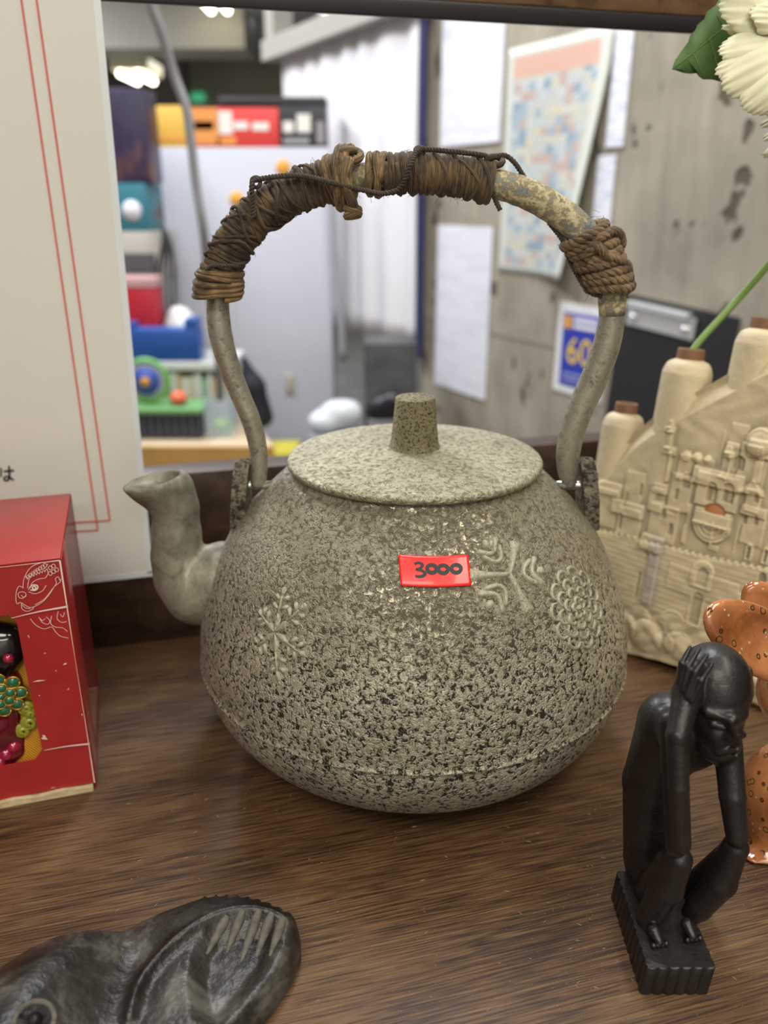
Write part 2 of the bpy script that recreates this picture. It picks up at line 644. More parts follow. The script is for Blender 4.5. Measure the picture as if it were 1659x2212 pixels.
# form joint of the concrete: narrow raised strip, child of wall
j = wallp(1000, 705)
V, F = framebox(WP + UZ * j[2], WD, -WN, UZ, (-1.8, -.0015, -.0025), (sc_ - .01, .01, .0025))
mesh('form_joint', V, F, simple('joint_concrete', (.27, .25, .2), .9), wall_right, smooth=False)

# ================================================================= SHELF
SE = np.array([math.cos(SH), math.sin(SH), 0]); SN = np.array([-math.sin(SH), math.cos(SH), 0])
RO = onZ(230, 1400)                      # foot of the back rail
shelf = empty('display_shelf', RO + SN * -.15 + UZ * FLOOR, 'brown wood laminate display shelf with open back and black edged upper board, under the kettle', 'shelf')


def sbox(name, lo, hi, mat, bev=.001):
    V, F = framebox(RO, SE, SN, UZ, lo, hi, bev)
    return mesh(name, V, F, mat, shelf, smooth=True, sharp=30)


RZ = onY(340, 1030, .085)[2]
sbox('tabletop', (-.36, -.62, -.024), (.62, .03, 0), M_table, .0015)
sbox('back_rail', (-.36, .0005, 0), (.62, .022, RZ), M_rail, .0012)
ub = onY(1000, 43, .136)[2] - .0002
sbox('black_edge_strip', (-.36, .000, ub), (.62, .004, ub + .0088), M_black)
sbox('upper_board', (-.36, .0005, ub + .0090), (.62, .022, ub + .075), M_upper)
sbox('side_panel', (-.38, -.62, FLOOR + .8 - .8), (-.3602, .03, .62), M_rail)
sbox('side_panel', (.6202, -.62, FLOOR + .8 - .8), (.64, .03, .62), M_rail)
sbox('lower_board', (-.36, -.62, -.45), (.62, .03, -.426), M_table)

# ================================================================= KETTLE
KX = .0149
KC = np.array([KX, 0, 0])
zb = .1455
pz = np.array([0, .06, .14, .27, .45, .65, .83, 1.0]) * zb
pr = np.array([.0595, .0816, .0966, .1075, .1095, .1016, .0879, .0640])
PROF = cr(np.stack([pr, pz], -1), 14)
kettle = empty('kettle', KC, 'large pitted grey cast metal kettle with rope-wrapped arched handle and red price sticker', 'kettle')
S_ = np.concatenate([[0], np.cumsum(np.linalg.norm(np.diff(PROF, axis=0), axis=1))])



def kr(z):
    return np.interp(z, PROF[:, 1], PROF[:, 0])


def kpt(th, s, off=0):
    r = np.interp(s, S_, PROF[:, 0]); z = np.interp(s, S_, PROF[:, 1])
    dr = np.interp(s + .001, S_, PROF[:, 0]) - np.interp(s - .001, S_, PROF[:, 0])
    dz = np.interp(s + .001, S_, PROF[:, 1]) - np.interp(s - .001, S_, PROF[:, 1])
    l = np.sqrt(dr * dr + dz * dz) + 1e-12
    nr = dz / l; nz = -dr / l
    R = r + nr * off
    return np.stack([KX + R * np.cos(th), R * np.sin(th), z + nz * off], -1)


def khit(px, py):
    r = ray(px, py); r = r / np.linalg.norm(r)
    for t in np.arange(.2, .6, .0003):
        p = CAM + r * t
        if p[2] < zb and math.hypot(p[0] - KX, p[1]) < kr(p[2]):
            th = math.atan2(p[1], p[0] - KX)
            k = np.argmin((PROF[:, 1] - p[2]) ** 2)
            return th, float(np.interp(p[2], PROF[:, 1], S_))
    return None


zseam = float(np.interp(khit(880, 1672)[1], S_, PROF[:, 1]))
# body: lower bowl meets upper body at a small casting ridge
bp_ = []
zs = zseam
for r, z in PROF:
    bp_.append((r, z))
bp_ = np.array(bp_)
k = np.argmin(abs(bp_[:, 1] - zs))
fine = []
for i in range(len(bp_) - 1):
    for t in np.linspace(0, 1, 4, endpoint=False):
        fine.append(bp_[i] * (1 - t) + bp_[i + 1] * t)
fine.append(bp_[-1])
fine = np.array(fine)
s_f = np.interp(fine[:, 1], PROF[:, 1], S_)
ss = np.interp(zs, PROF[:, 1], S_)
d = (s_f - ss)
bumpr = .0011 * np.exp(-(d / .0011) ** 2) - np.where(d < 0, .0008 * np.exp(-(d / .004) ** 2), 0)
nr = np.gradient(fine[:, 1]); nz = -np.gradient(fine[:, 0]); l = np.hypot(nr, nz) + 1e-9
fine[:, 0] += bumpr * nr / l; fine[:, 1] += bumpr * nz / l
under = np.array([(.001, .0065), (.04, .005), (.052, .0025), (.056, .0)])
body_prof = np.vstack([under, fine[1:]])
# collar under the lid
ztop = body_prof[-1][1]
body_prof = np.vstack([body_prof, [(.0612, .1462), (.0600, .1475), (.0598, .1495), (.0560, .1495), (.0555, .1400), (.09, .10)]])
V, F = lathe(body_prof, KC, 256)
# slight unevenness of the casting
ang_ = np.arctan2(V[:, 1], V[:, 0] - KX)
V[:, 2] = np.maximum(V[:, 2], 0)
mesh('body', V, F, M_body, kettle)

# lid
zl = .1535
lidp = [(.0001, .1455), (.0555, .1495), (.0585, .1498), (.0612, .1502), (.0619, .1512), (.0620, .1524), (.0614, .1534), (.0602, .1538), (.05, .1553), (.035, .1568), (.02, .1576), (.0135, .1580), (.0001, .1580)]
V, F = lathe(np.array(lidp), KC, 160)
lid = mesh('lid', V, F, M_lid, kettle)
kn = [(.0128, .1574), (.0124, .1586), (.0117, .1605), (.0111, .1650), (.0104, .1720), (.0099, .1780), (.0096, .1812), (.0089, .1826), (.006, .1828), (.003, .1824), (.0001, .1824)]
V, F = lathe(cr(np.array(kn), 5), KC + np.array([.0, 0, 0]), 64)
mesh('lid_knob', V, F, M_knob, lid)


# relief ornaments on the body
WK = 1.5
def ridge(mb, c, pts, wid, hgt=.0011, n=7):
    """soft raised ribbon on the kettle surface; pts in metres in the patch frame of c=(theta,s)"""
    pts = np.asarray(pts, float)
    if len(pts) > 2: pts = cr(pts, 5)
    wid = np.interp(np.linspace(0, 1, len(pts)), np.linspace(0, 1, len(wid)), wid) * WK
    T = np.gradient(pts, axis=0); T /= np.linalg.norm(T, axis=1)[:, None] + 1e-12
    Nn = np.stack([-T[:, 1], T[:, 0]], -1)
    pts = np.vstack([pts[0] - T[0] * wid[0] * .8, pts, pts[-1] + T[-1] * wid[-1] * .8])
    Nn = np.vstack([Nn[0], Nn, Nn[-1]]); wid = np.concatenate([[wid[0] * .25], wid, [wid[-1] * .25]])
    r0 = np.interp(c[1], S_, PROF[:, 0])
    a = np.linspace(-1, 1, n)
    hh = hgt * (1 - np.abs(a) ** 2.6)
    hh = np.where(np.abs(a) >= 1, -.0004, hh)
    uv = pts[:, None] + Nn[:, None] * (a[None, :, None] * wid[:, None, None])
    H = np.broadcast_to(hh, uv.shape[:2]).copy()
    H[0] = -.0004; H[-1] = -.0004
    P = kpt(c[0] + uv[..., 0] / r0, c[1] + uv[..., 1], H)
    m = len(pts)
    F = [(i * n + j, (i + 1) * n + j, (i + 1) * n + j + 1, i * n + j + 1) for i in range(m - 1) for j in range(n - 1)]
    mb.add(P.reshape(-1, 3), F)


def pol(a, r): return np.array([math.cos(a) * r, math.sin(a) * r])


c1 = khit(597, 1365)
mb = MB()
for k, (deg, L) in enumerate([(97, .0185), (52, .0185), (-18, .0165), (-72, .0195), (-132, .0145), (158, .0135)]):
    a = math.radians(deg)
    ridge(mb, c1, [pol(a, .0006), pol(a, L * .16), pol(a, L * .30), pol(a, L * .42)], [.0002, .0009, .0013, .0004])
    ridge(mb, c1, [pol(a, L * .36), pol(a, L * .9)], [.00035, .0004])
    ridge(mb, c1, [pol(a, L * .84), pol(a, L * 1.0)], [.0005, .0011])
    for f, sp in ((.55, .0038), (.76, .0034)):
        for s in (-1, 1):
            t = pol(a, L * f); nn = np.array([-math.sin(a), math.cos(a)]) * s
            d = np.array([math.cos(a), math.sin(a)])
            ridge(mb, c1, [t + nn * .0012, t + nn * sp + d * .0012], [.0005, .0009])
mb.obj('snowflake_relief', M_relief, kettle)

c2 = khit(1100, 1240)
mb = MB()
for deg, L in ((52, .0150), (172, .0172), (-78, .0168)):
    a = math.radians(deg)
    nn = np.array([-math.sin(a), math.cos(a)])
    ridge(mb, c2, [pol(a, 0), pol(a, L * .6), pol(a, L)], [.0008, .0011, .0021])
    for s in (-1, 1):
        ridge(mb, c2, [pol(a, L * .92) , pol(a, L * 1.02) + nn * s * .0016], [.001, .0008])
for deg in (112, -8, -138):
    a = math.radians(deg); d = pol(a, 1); nn = np.array([-d[1], d[0]])
    ridge(mb, c2, [d * .012 + nn * .0052, d * .0075 + nn * .0018, d * .0075 - nn * .0018, d * .012 - nn * .0052], [.0008, .0008, .0008, .0009])
    ridge(mb, c2, [d * .0150 + nn * .0058, d * .0112, d * .0150 - nn * .0058], [.0010, .0008, .0012])
    ridge(mb, c2, [d * .0150, d * .0168], [.0012, .0013])
mb.obj('large_snowflake_relief', M_relief, kettle)

c3 = khit(1250, 1312)
WK = 1.15
mb = MB()
def petal(cen, a, w_, l_):
    d = pol(a, 1); nn = np.array([-d[1], d[0]])
    ridge(mb, c3, [cen + nn * w_, cen + nn * w_ * .8 + d * l_ * .7, cen + d * l_, cen - nn * w_ * .8 + d * l_ * .7, cen - nn * w_], [.0004, .0008, .0009, .0008, .0004], .0008)
for R_, nP, w_, l_, ph in ((.0142, 11, .0036, .0036, .1), (.0102, 9, .0030, .0032, .4), (.0062, 7, .0024, .0028, 0), (.0022, 5, .0016, .0022, .3)):
    for k in range(nP):
        a = ph + 2 * pi * k / nP
        petal(pol(a, R_), a, w_, l_)
ridge(mb, c3, [pol(0, .0008), pol(pi, .0008)], [.0011, .0011])
mb.obj('flower_relief', M_relief, kettle)

# price sticker
M_sticker = simple('red_fluorescent_sticker', (.95, .022, .018), .3, coat=.3)
cc = khit(938, 1232)
r0 = np.interp(cc[1], S_, PROF[:, 0])
cor = [khit(*p) for p in ((861, 1199), (1010, 1199), (1017, 1265), (866, 1266))]
cuv = np.array([((c[0] - cc[0]) * r0, c[1] - cc[1]) for c in cor])
def stk(u, v, off):
    top = cuv[0] * (1 - u)[..., None] + cuv[1] * u[..., None]
    bot = cuv[3] * (1 - u)[..., None] + cuv[2] * u[..., None]
    p = top * (1 - v)[..., None] + bot * v[..., None]
    return kpt(cc[0] + p[..., 0] / r0, cc[1] + p[..., 1], off)
V, F, U = grid(lambda u, v: stk(u, v, .00075 + .0004 * (1 - u) ** 6 * (1 - v) ** 6), 30, 12)
V2, _, _ = grid(lambda u, v: stk(u, v, .00035), 30, 12)
nn_ = (V - V2); nn_ /= np.linalg.norm(nn_, axis=1)[:, None]
Vs, Fs = slab(V, [f[::-1] for f in F], nn_, .00025)
sticker = mesh('price_sticker', Vs, Fs, M_sticker, kettle)
sticker['label'] = 'small red price sticker reading 3000'


def stroke(mb, f, pts, wid, sub=5):
    """flat ink ribbon; f maps Nx2 -> 3D"""
    pts = np.asarray(pts, float)
    if len(pts) > 2: pts = cr(pts, sub)
    w_ = np.interp(np.linspace(0, 1, len(pts)), np.linspace(0, 1, len(wid)), wid)
    T = np.gradient(pts, axis=0); T /= np.linalg.norm(T, axis=1)[:, None] + 1e-12
    Nn = np.stack([-T[:, 1], T[:, 0]], -1) * w_[:, None]
    P = np.stack([pts + Nn, pts + Nn * .5, pts - Nn * .5, pts - Nn], 1)
    V = f(P.reshape(-1, 2))
    m = len(pts)
    mb.add(V, [(i * 4 + j, (i + 1) * 4 + j, (i + 1) * 4 + j + 1, i * 4 + j + 1) for i in range(m - 1) for j in range(3)])


def spx(P):     # sticker-local pixels of the photo -> surface
    u = (P[:, 0] - 863) / 151.; v = (P[:, 1] - 1198) / 67.5
    return stk(u, v, .00088)


mb = MB()
stroke(mb, spx, [(896, 1217), (905, 1214), (913, 1218), (908, 1226), (899, 1229), (910, 1231), (917, 1237), (911, 1243), (900, 1244), (896, 1242)], [2.6, 3, 3.4, 3, 2.4, 3, 3.6, 3.4, 3, 2.4])
for cx, cy in ((932, 1227), (956, 1228), (984, 1228)):
    a = np.linspace(.6, 2 * pi + 1.0, 14)
    rx, ry = 9.0 + rng.random() * 1.5, 8.5
    stroke(mb, spx, np.stack([cx + rx * np.cos(a), cy + ry * np.sin(a)], -1), [4.2, 4.6, 3.9, 4.6, 3.6], 3)
mb.obj('handwritten_price', M_ink, sticker)

# spout
sp_px = [(478, 1262, .0, 96), (430, 1264, .0, 84), (396, 1240, .0, 62), (383, 1200, .0, 54), (381, 1150, .0, 51), (380, 1105, .0, 46), (366, 1068, .0, 46), (348, 1050, .0, 49), (331, 1038, .0, 59)]
SPY = -.004
scn = np.array([onY(x, y, SPY) for x, y, _, _ in sp_px])
srad = np.array([pxm(SPY, y) * r for x, y, _, r in sp_px])
def spout_f(X, Y, Z):
    D = None
    for i in range(len(scn) - 2):
        d = cap_d(X, Y, Z, scn[i], scn[i + 1], srad[i] * .97, srad[i + 1] * .97)
        D = d if D is None else smin(D, d, .004)
    # lip: an ellipsoid flare to the left, cut flat by the mouth plane
    p0 = onY(382, 1085, SPY); p1 = onY(330, 1046, SPY)
    fl = cap_d(X, Y, Z, p0, p1, .0085, .0110)
    D = smin(D, fl, .006)
    D = smin(D, ell_d(X, Y, Z, onY(330, 1040, SPY), (.0142, .0118, .0052)), .007)
    a = onY(270, 1047, SPY); b = onY(390, 1022, SPY)
    t = (b - a) / np.linalg.norm(b - a)
    n = np.array([-t[2], 0, t[0]])
    n = n if n[2] > 0 else -n
    cut = (X - a[0]) * n[0] + (Y - a[1]) * n[1] + (Z - a[2]) * n[2]
    D = smax(D, cut, .0012)
    c = (a + b) / 2
    hole = smin(ell_d(X, Y, Z, c + np.array([.0005, 0, .0006]), (.0126, .0102, .0045)), cap_d(X, Y, Z, c + np.array([.005, 0, -.002]), c + np.array([.011, 0, -.018]), .0070, .0060), .003)
    D = smax(D, -hole, .0015)
    return D
V, F = nets(spout_f, (-.145, -.032, .045), (-.052, .026, .168), .0010)
mesh('spout', V, F, M_spout, kettle)

# lugs
def lug(side):
    px = 527 if side < 0 else 1264
    x = onY(px, 1030, 0)[0]
    ztop_ = onY(px, 995 if side < 0 else 992, 0)[2]
    zlo = kr(0) * 0 + .118
    prof = []
    m = 40
    for k in range(m + 1):
        t = k / m
        a = pi * t
        y = -.0105 * math.cos(a) * (1 + .0)
        z = zlo + (ztop_ - zlo) * (math.sin(a) ** .45)
        sc = 1 + .07 * math.sin(t * pi * 9)
        prof.append((y * sc, zlo + (z - zlo) * (1 + .035 * math.sin(t * pi * 11))))
    n = len(prof)
    th = .0036
    V = []
    for sx, sh in ((-th, .82), (-th * .6, 1.0), (th * .6, 1.0), (th, .82)):
        for y, z in prof:
            zz = zlo + (z - zlo) * (sh * .12 + .88)
            V.append((x + sx + side * (ztop_ - zz) * .10, y * (sh * .15 + .85), zz))
    F = [(r * n + i, r * n + i + 1, (r + 1) * n + i + 1, (r + 1) * n + i) for r in range(3) for i in range(n - 1)]
    F += [tuple(range(n))[::-1], tuple(3 * n + i for i in range(n))]
    F += [(r * n, (r + 1) * n, (r + 1) * n + n - 1, r * n + n - 1) for r in range(3)]
    o = mesh('handle_lug', V, F, M_lug, kettle, smooth=True, sharp=45)
    zz = onY(px, 1048, 0)[2]
    V, F, U = tube([(x - side * .014, 0, zz), (x - side * .0, 0, zz), (x + side * .0045, 0, zz)], .0022, 12)
    mesh('hinge_pin', V, F, simple('pin_metal', (.6, .6, .6), .25, 1), o)
lug(-1); lug(1)

# handle
HP = [(556, 1050, 17), (560, 1010, 18.5), (556, 960, 20), (541, 905, 21.5), (522, 860, 22), (500, 805, 23.5), (484, 755, 25), (473, 700, 26), (471, 640, 24), (478, 585, 22), (497, 540, 21), (528, 492, 21), (567, 456, 21), (615, 426, 21), (665, 404, 22), (720, 389, 24), (780, 380, 24), (840, 376, 23), (900, 376, 22),
      (960, 379, 22), (1020, 386, 23), (1072, 397, 28), (1135, 417, 30), (1185, 443, 30), (1232, 477, 30), (1272, 522, 30), (1300, 575, 29), (1320, 630, 28), (1322, 680, 28), (1314, 730, 30), (1299, 780, 30), (1277, 832, 30), (1255, 880, 29), (1237, 930, 28), (1227, 980, 26), (1227, 1020, 22), (1232, 1050, 14)]
hp = np.array([onY(x, y, 0) for x, y, r in HP]); hr = np.array([pxm(0, y) * r for x, y, r in HP])
HPP = cr(np.column_stack([hp, hr]), 8)
HC = HPP[:, :3]; HR = HPP[:, 3]
V, F, U = tube(HC, HR * .98, 28, R2=HR * .86, ref=(1, 0, 0))
# unevenness
handle = mesh('handle', V, F, M_smooth, kettle, uv=U)
HL = np.concatenate([[0], np.cumsum(np.linalg.norm(np.diff(HC, axis=0), axis=1))])
HT, HN, HB = frames(HC, (1, 0, 0))


def hs(px, py):           # arc length of the handle point nearest a place
    p = onY(px, py, 0)
    return HL[np.argmin(np.linalg.norm(HC - p, axis=1))]


def hat(s):
    return [np.stack([np.interp(s, HL, A[:, k]) for k in range(3)], -1) for A in (HC, HT, HN, HB)] + [np.interp(s, HL, HR)]


def coil(s0, s1, pitch, rc, extra, jit=.15, tilt=0., n=22, sq=.9, strands=0, lay=0):
    """path of a cord wound round the handle"""
    turns = (s1 - s0) / pitch
    m = int(turns * n)
    t = np.linspace(0, 1, m)
    ph = t * turns * 2 * pi
    ph0 = rng.random() * 6
    s = s0 + (s1 - s0) * t
    s = s + tilt * np.sin(ph) + jit * pitch * np.interp(ph, np.arange(0, ph[-1] + 3, 1.3), rng.normal(size=len(np.arange(0, ph[-1] + 3, 1.3))) * .6)
    c, T, N_, B, R = hat(s)
    rad = R + extra + rc * .85 + rc * .35 * np.interp(ph, np.arange(0, ph[-1] + 8, 3.), rng.random(len(np.arange(0, ph[-1] + 8, 3.))))
    return c + N_ * (np.cos(ph + ph0) * rad)[:, None] + B * (np.sin(ph + ph0) * rad * sq)[:, None]


def cord_tube(mb, P, rc, n=7, twist=0, strands=1, jr=.18):
    if strands == 1:
        R = rc * (1 + jr * np.interp(np.arange(len(P)), np.arange(0, len(P) + 9, 5), rng.normal(size=len(np.arange(0, len(P) + 9, 5))) * .6))
        mb.add(*tube(P, R, n))
        return
    T, N_, B = frames(P)
    L = np.concatenate([[0], np.cumsum(np.linalg.norm(np.diff(P, axis=0), axis=1))])
    m = max(int(L[-1] / (twist / 9)), len(P))
    l2 = np.linspace(0, L[-1], m)
    I = lambda A: np.stack([np.interp(l2, L, A[:, k]) for k in range(3)], -1)
    Pp, Nn, Bb = I(P), I(N_), I(B)
    for k in range(strands):
        a = l2 / twist * 2 * pi + 2 * pi * k / strands
        Q = Pp + Nn * (np.cos(a) * rc * .52)[:, None] + Bb * (np.sin(a) * rc * .52)[:, None]
        mb.add(*tube(Q, rc * .60, n))


sA, sB = hs(473, 640), hs(1062, 396)
sM0, sM1 = hs(700, 392), hs(860, 373)
# corroded bare sleeve seen between the wraps and beyond them
def sleeve(s0, s1, ex, mat, name):
    s = np.linspace(s0, s1, 60)
    c, T, N_, B, R = hat(s)
    RR = (R * .98 + ex) * (1 + .02 * np.sin(s * 900) + .02 * np.sin(s * 2100 + 1))
    RR[0] *= .93; RR[-1] *= .93
    V, F, U = tube(c, RR, 28, R2=RR * .9, ref=N_[0])
    return mesh(name, V, F, mat, handle, uv=U)
sC, sD = hs(1240, 485), hs(1326, 662)
sleeve(sM0 - .01, sD + .004, .0006, M_corr, 'corroded_sleeve')

mb = MB()
cord_tube(mb, coil(sA, sM0 + .004, .0026, .0017, .0013, .22), .0017, 7)
mb.obj('cord_wrap', M_wrap, handle)
mb = MB()
cord_tube(mb, coil(sA, sA + .012, .0022, .0014, .0032, .4, .0012), .0014, 7)
cord_tube(mb, coil(sA + .001, sA + .010, .0026, .0012, .0044, .5, -.002), .0012, 7)
mb.obj('end_wrap', M_wrap2, handle)['label'] = 'thick golden brown winding at the lower end of the wrap'
mb = MB()
cord_tube(mb, coil(sM1 - .006, sB, .0025, .0016, .0010, .2), .0016, 7)
mb.obj('cord_wrap', M_wrap, handle)
mb = MB()
cord_tube(mb, coil(sA + .016, sM0 - .003, .0105, .0009, .0040, .5, .002), .0009, 6)
cord_tube(mb, coil(sA + .014, sM0 - .001, .0085, .0008, .0038, .6, -.003), .0008, 6)
cord_tube(mb, coil(sM1 - .004, sB - .002, .0095, .0008, .0033, .6, .001), .0008, 6)
mb.obj('outer_winding', M_wrap, handle)['kind'] = 'stuff'
mb = MB()
cord_tube(mb, coil(sM0 + .002, sM0 + .013, .0028, .0019, .0022, .4, .0022), .0019, 7)
cord_tube(mb, coil(sM0 + .006, sM0 + .011, .0022, .0020, .0046, .4, .0022), .0020, 7)
cord_tube(mb, coil(sM0 + .019, sM0 + .0265, .0028, .0018, .0014, .4, .0015), .0018, 7)
# dangling knot
kp = onY(757, 400, -.010)
kn_ = np.array([onY(752, 345, -.008), onY(745, 385, -.0115), onY(757, 425, -.0105), onY(763, 448, -.006), onY(757, 468, -.005)])
cord_tube(mb, cr(kn_, 6), .0026, 8)
a = np.linspace(0, 4 * pi, 40)
kc = onY(762, 458, -.006)
mb.add(*tube(np.stack([kc[0] + .0026 * np.cos(a), kc[1] + .0022 * np.sin(a), kc[2] + .0018 * np.sin(a * .5 + .4)], -1), .0018, 7))
kc = onY(758, 336, -.004)
mb.add(*tube(np.stack([kc[0] + .0042 * np.cos(a * .5), kc[1] + .003 * np.sin(a), kc[2] + .0022 * np.sin(a * .5)], -1), .0017, 7))
mb.obj('knotted_wrap', M_wrap2, handle)
# gold fibres loose over right wrap start
mb = MB()
cord_tube(mb, coil(sC + .004, hs(1320, 632), .0037, .0024, .0006, .22, .0035, n=26), .0024, 6, .0085, 3)
e = [onY(1262, 560, -.0075), onY(1290, 520, -.010), onY(1320, 500, -.006), onY(1338, 505, .001), onY(1345, 530, .004)]
cord_tube(mb, cr(e, 8), .0021, 6, .008, 3)
e = [onY(1255, 548, -.003), onY(1285, 530, -.010), onY(1312, 552, -.0105), onY(1352, 570, -.004), onY(1358, 590, .004)]
cord_tube(mb, cr(e, 8), .0021, 6, .008, 3)
mb.obj('rope_wrap', M_rope, handle)['label'] = 'thick twisted brown rope wound near the right end of the handle'
# thin twisted cord
mb = MB()
def thin(pts, r=.0009):
    cord_tube(mb, cr([onY(*p) for p in pts], 8), r, 5, .0028, 2)
thin([(548, 470, -.009), (546, 430, -.011), (544, 402, -.0115), (556, 388, -.0095), (640, 379, -.0100), (720, 395, -.0130), (790, 412, -.0130), (830, 418, -.0122), (865, 405, -.0122), (885, 360, -.0122), (898, 332, -.0075), (908, 321, -.004)], .0011)
thin([(908, 321, -.004), (960, 326, -.004), (1030, 333, -.004), (1060, 339, -.003), (1090, 336, .0), (1112, 352, .0), (1133, 384, .0)], .0011)
thin([(1063, 412, -.004), (1070, 432, -.003), (1080, 453, -.003)], .0011)
thin([(1186, 482, .0), (1215, 520, .0), (1232, 566, .0), (1256, 610, -.001), (1278, 634, -.004), (1300, 640, -.006)], .0010)
thin([(438, 596, -.003), (455, 575, -.009), (490, 574, -.0105), (522, 576, -.004)])
a = np.linspace(0, 2 * pi, 22)
kc = onY(906, 326, -.002)
mb.add(*tube(np.stack([kc[0] + .0019 * np.cos(a), kc[1] + .0015 * np.sin(a), kc[2] + .0016 * np.sin(a)], -1), .0009, 6))
kc = onY(553, 394, -.0085)
mb.add(*tube(np.stack([kc[0] + .0019 * np.cos(a), kc[1] + .0010 * np.sin(a * 2), kc[2] + .0020 * np.sin(a)], -1), .0009, 6))
kc = onY(1068, 348, -.002)
mb.add(*tube(np.stack([kc[0] + .0035 * np.cos(a), kc[1] + .002 * np.sin(a * 2), kc[2] + .0018 * np.sin(a)], -1), .0014, 6))
mb.obj('thin_cord', M_cord, handle)['label'] = 'thin dark twisted cord tied along the handle'
V, F, U = tube(cr([onY(1188, 478, .001), onY(1222, 520, .001), onY(1243, 570, .001), onY(1268, 620, .001)], 8), [.0004] + [.0022] * 23 + [.001], 10) if False else tube(cr([onY(1190, 470, .002), onY(1225, 512, .002), onY(1246, 560, .002), onY(1275, 618, .002)], 8), .0026, 12)
mesh('cream_backing', V, F, simple('cream_plastic', (.62, .57, .45), .35), handle)
# loose fibres
mb = MB()
for k in range(420):
    s = rng.uniform(sA, sB) if k < 330 else rng.uniform(sC, sD - .004)
    c, T, N_, B, R = [x for x in hat(np.array([s]))]
    c, T, N_, B, R = c[0], T[0], N_[0], B[0], R[0]
    a = rng.uniform(0, 2 * pi)
    o = N_ * math.cos(a) + B * math.sin(a)
    t = np.cross(T, o)
    p = c + o * (R + .0042)
    d = t * rng.uniform(.4, 1) + T * rng.normal() * .4 + o * rng.uniform(.0, .35)
    d /= np.linalg.norm(d)
    L_ = rng.uniform(.0015, .0052)
    q = [p, p + d * L_ * .5 + o * L_ * .05, p + d * L_ - o * L_ * rng.uniform(-.15, .3)]
    mb.add(*tube(q, .00009, 3))
f = mb.obj('loose_fibre', M_wrap2, handle)
f['kind'] = 'stuff'


# ================================================================= POSTER on the rail, left
M_film = simple('clear_film_edge', (.75, .8, .85), .08, spec=1)
PO = RO + SN * -.0012
def pol_on(px, py, off=0): return onP(px, py, PO - SN * off, SN)
poster = empty('laminated_poster', pol_on(200, 1240), 'tall white laminated poster with double red border line, left of the kettle', 'poster')
def psheet(px_pts, off, th, mat, name, parent):
    P = [pol_on(x, y, off) for x, y in px_pts]
    n = len(P)
    V = np.vstack([P, np.array(P) + SN * th])
    F = [tuple(range(n)), tuple(range(2 * n - 1, n - 1, -1))] + [(i, i + n, (i + 1) % n + n, (i + 1) % n) for i in range(n)]
    return mesh(name, V, F, mat, parent, smooth=False)
sx_l = pol_on(-500, 1240)[0]
# true rectangle in the plane of the rail
pbr = pol_on(326, 1238); zt = .62
wid_ = .30
def prect(o, u0, u1, z0, z1, off, th, mat, name, parent, top_shift=0):
    c = []
    for z in (z0, z1):
        sh = top_shift if z == z1 else 0
        for (u, v) in ((u0, -off), (u1, -off), (u1, -off + th), (u0, -off + th)):
            p = o + SE * (u + sh) + SN * v
            c.append((p[0], p[1], z))
    return mesh(name, *hexa(c), mat, parent, smooth=False)
ptr = pol_on(211, 0)
tsh = 0.0
lean = (np.dot(ptr - pbr, SE)) / (ptr[2] - pbr[2])
zt = ptr[2] + .02
tsh = lean * (zt - pbr[2])
prect(pbr, -wid_, -.0012, pbr[2] + .001, zt, 0, .0006, M_lam, 'paper_sheet', poster, tsh)
prect(pbr, -.0022, .0014, pbr[2], zt, .0002, .0012, M_film, 'film_edge', poster, tsh)
prect(pbr, -wid_, .0014, pbr[2] - .0022, pbr[2] + .0014, .0002, .0012, M_film, 'film_edge', poster)
mb = MB()
def pline(pts, w_):
    P = [pol_on(x, y, .0007) for x, y in pts]
    stroke(mb, lambda q: np.array([PO - SN * .0007 + SE * a + UZ * b for a, b in q]) - UZ * 0, [(np.dot(p - PO, SE), p[2]) for p in P], [w_] * 3)
pline([(78, -4), (237, 1124)], .00042); pline([(237, 1124), (140, 1130)], .00042)
pline([(45, -4), (211, 1145)], .00042); pline([(211, 1145), (140, 1149)], .00042)
mb.obj('red_border_line', M_redline, poster, smooth=False)


def textmesh(body, size, f, mat, name, parent, ext=0):
    cu = bpy.data.curves.new(name, 'FONT')
    cu.body = body; cu.size = size; cu.align_x = 'CENTER'; cu.align_y = 'CENTER'
    cu.resolution_u = 4
    ob = bpy.data.objects.new(name, cu)
    SC.collection.objects.link(ob)
    dg = bpy.context.evaluated_depsgraph_get()
    me = ob.evaluated_get(dg).to_mesh()
    V = np.array([v.co[:] for v in me.vertices]); F = [tuple(p.vertices) for p in me.polygons]
    ob.evaluated_get(dg).to_mesh_clear()
    bpy.data.objects.remove(ob)
    return mesh(name, f(V[:, :2]), F, mat, parent, smooth=False)


mb = MB()
def kpx(P): return np.array([pol_on(x, y, .0007) for x, y in P])
stroke(mb, kpx, [(2, 1010), (2, 1030)], [1.6, 1.6]) 
stroke(mb, kpx, [(8, 1018), (30, 1016)], [1.8, 2])
stroke(mb, kpx, [(19, 1006), (20, 1022), (19, 1034), (12, 1038), (8, 1034), (13, 1029), (22, 1032), (29, 1037)], [1.8, 2, 2, 1.8, 1.6, 1.6, 2, 2])
mb.obj('printed_character', M_ink, poster, smooth=False)

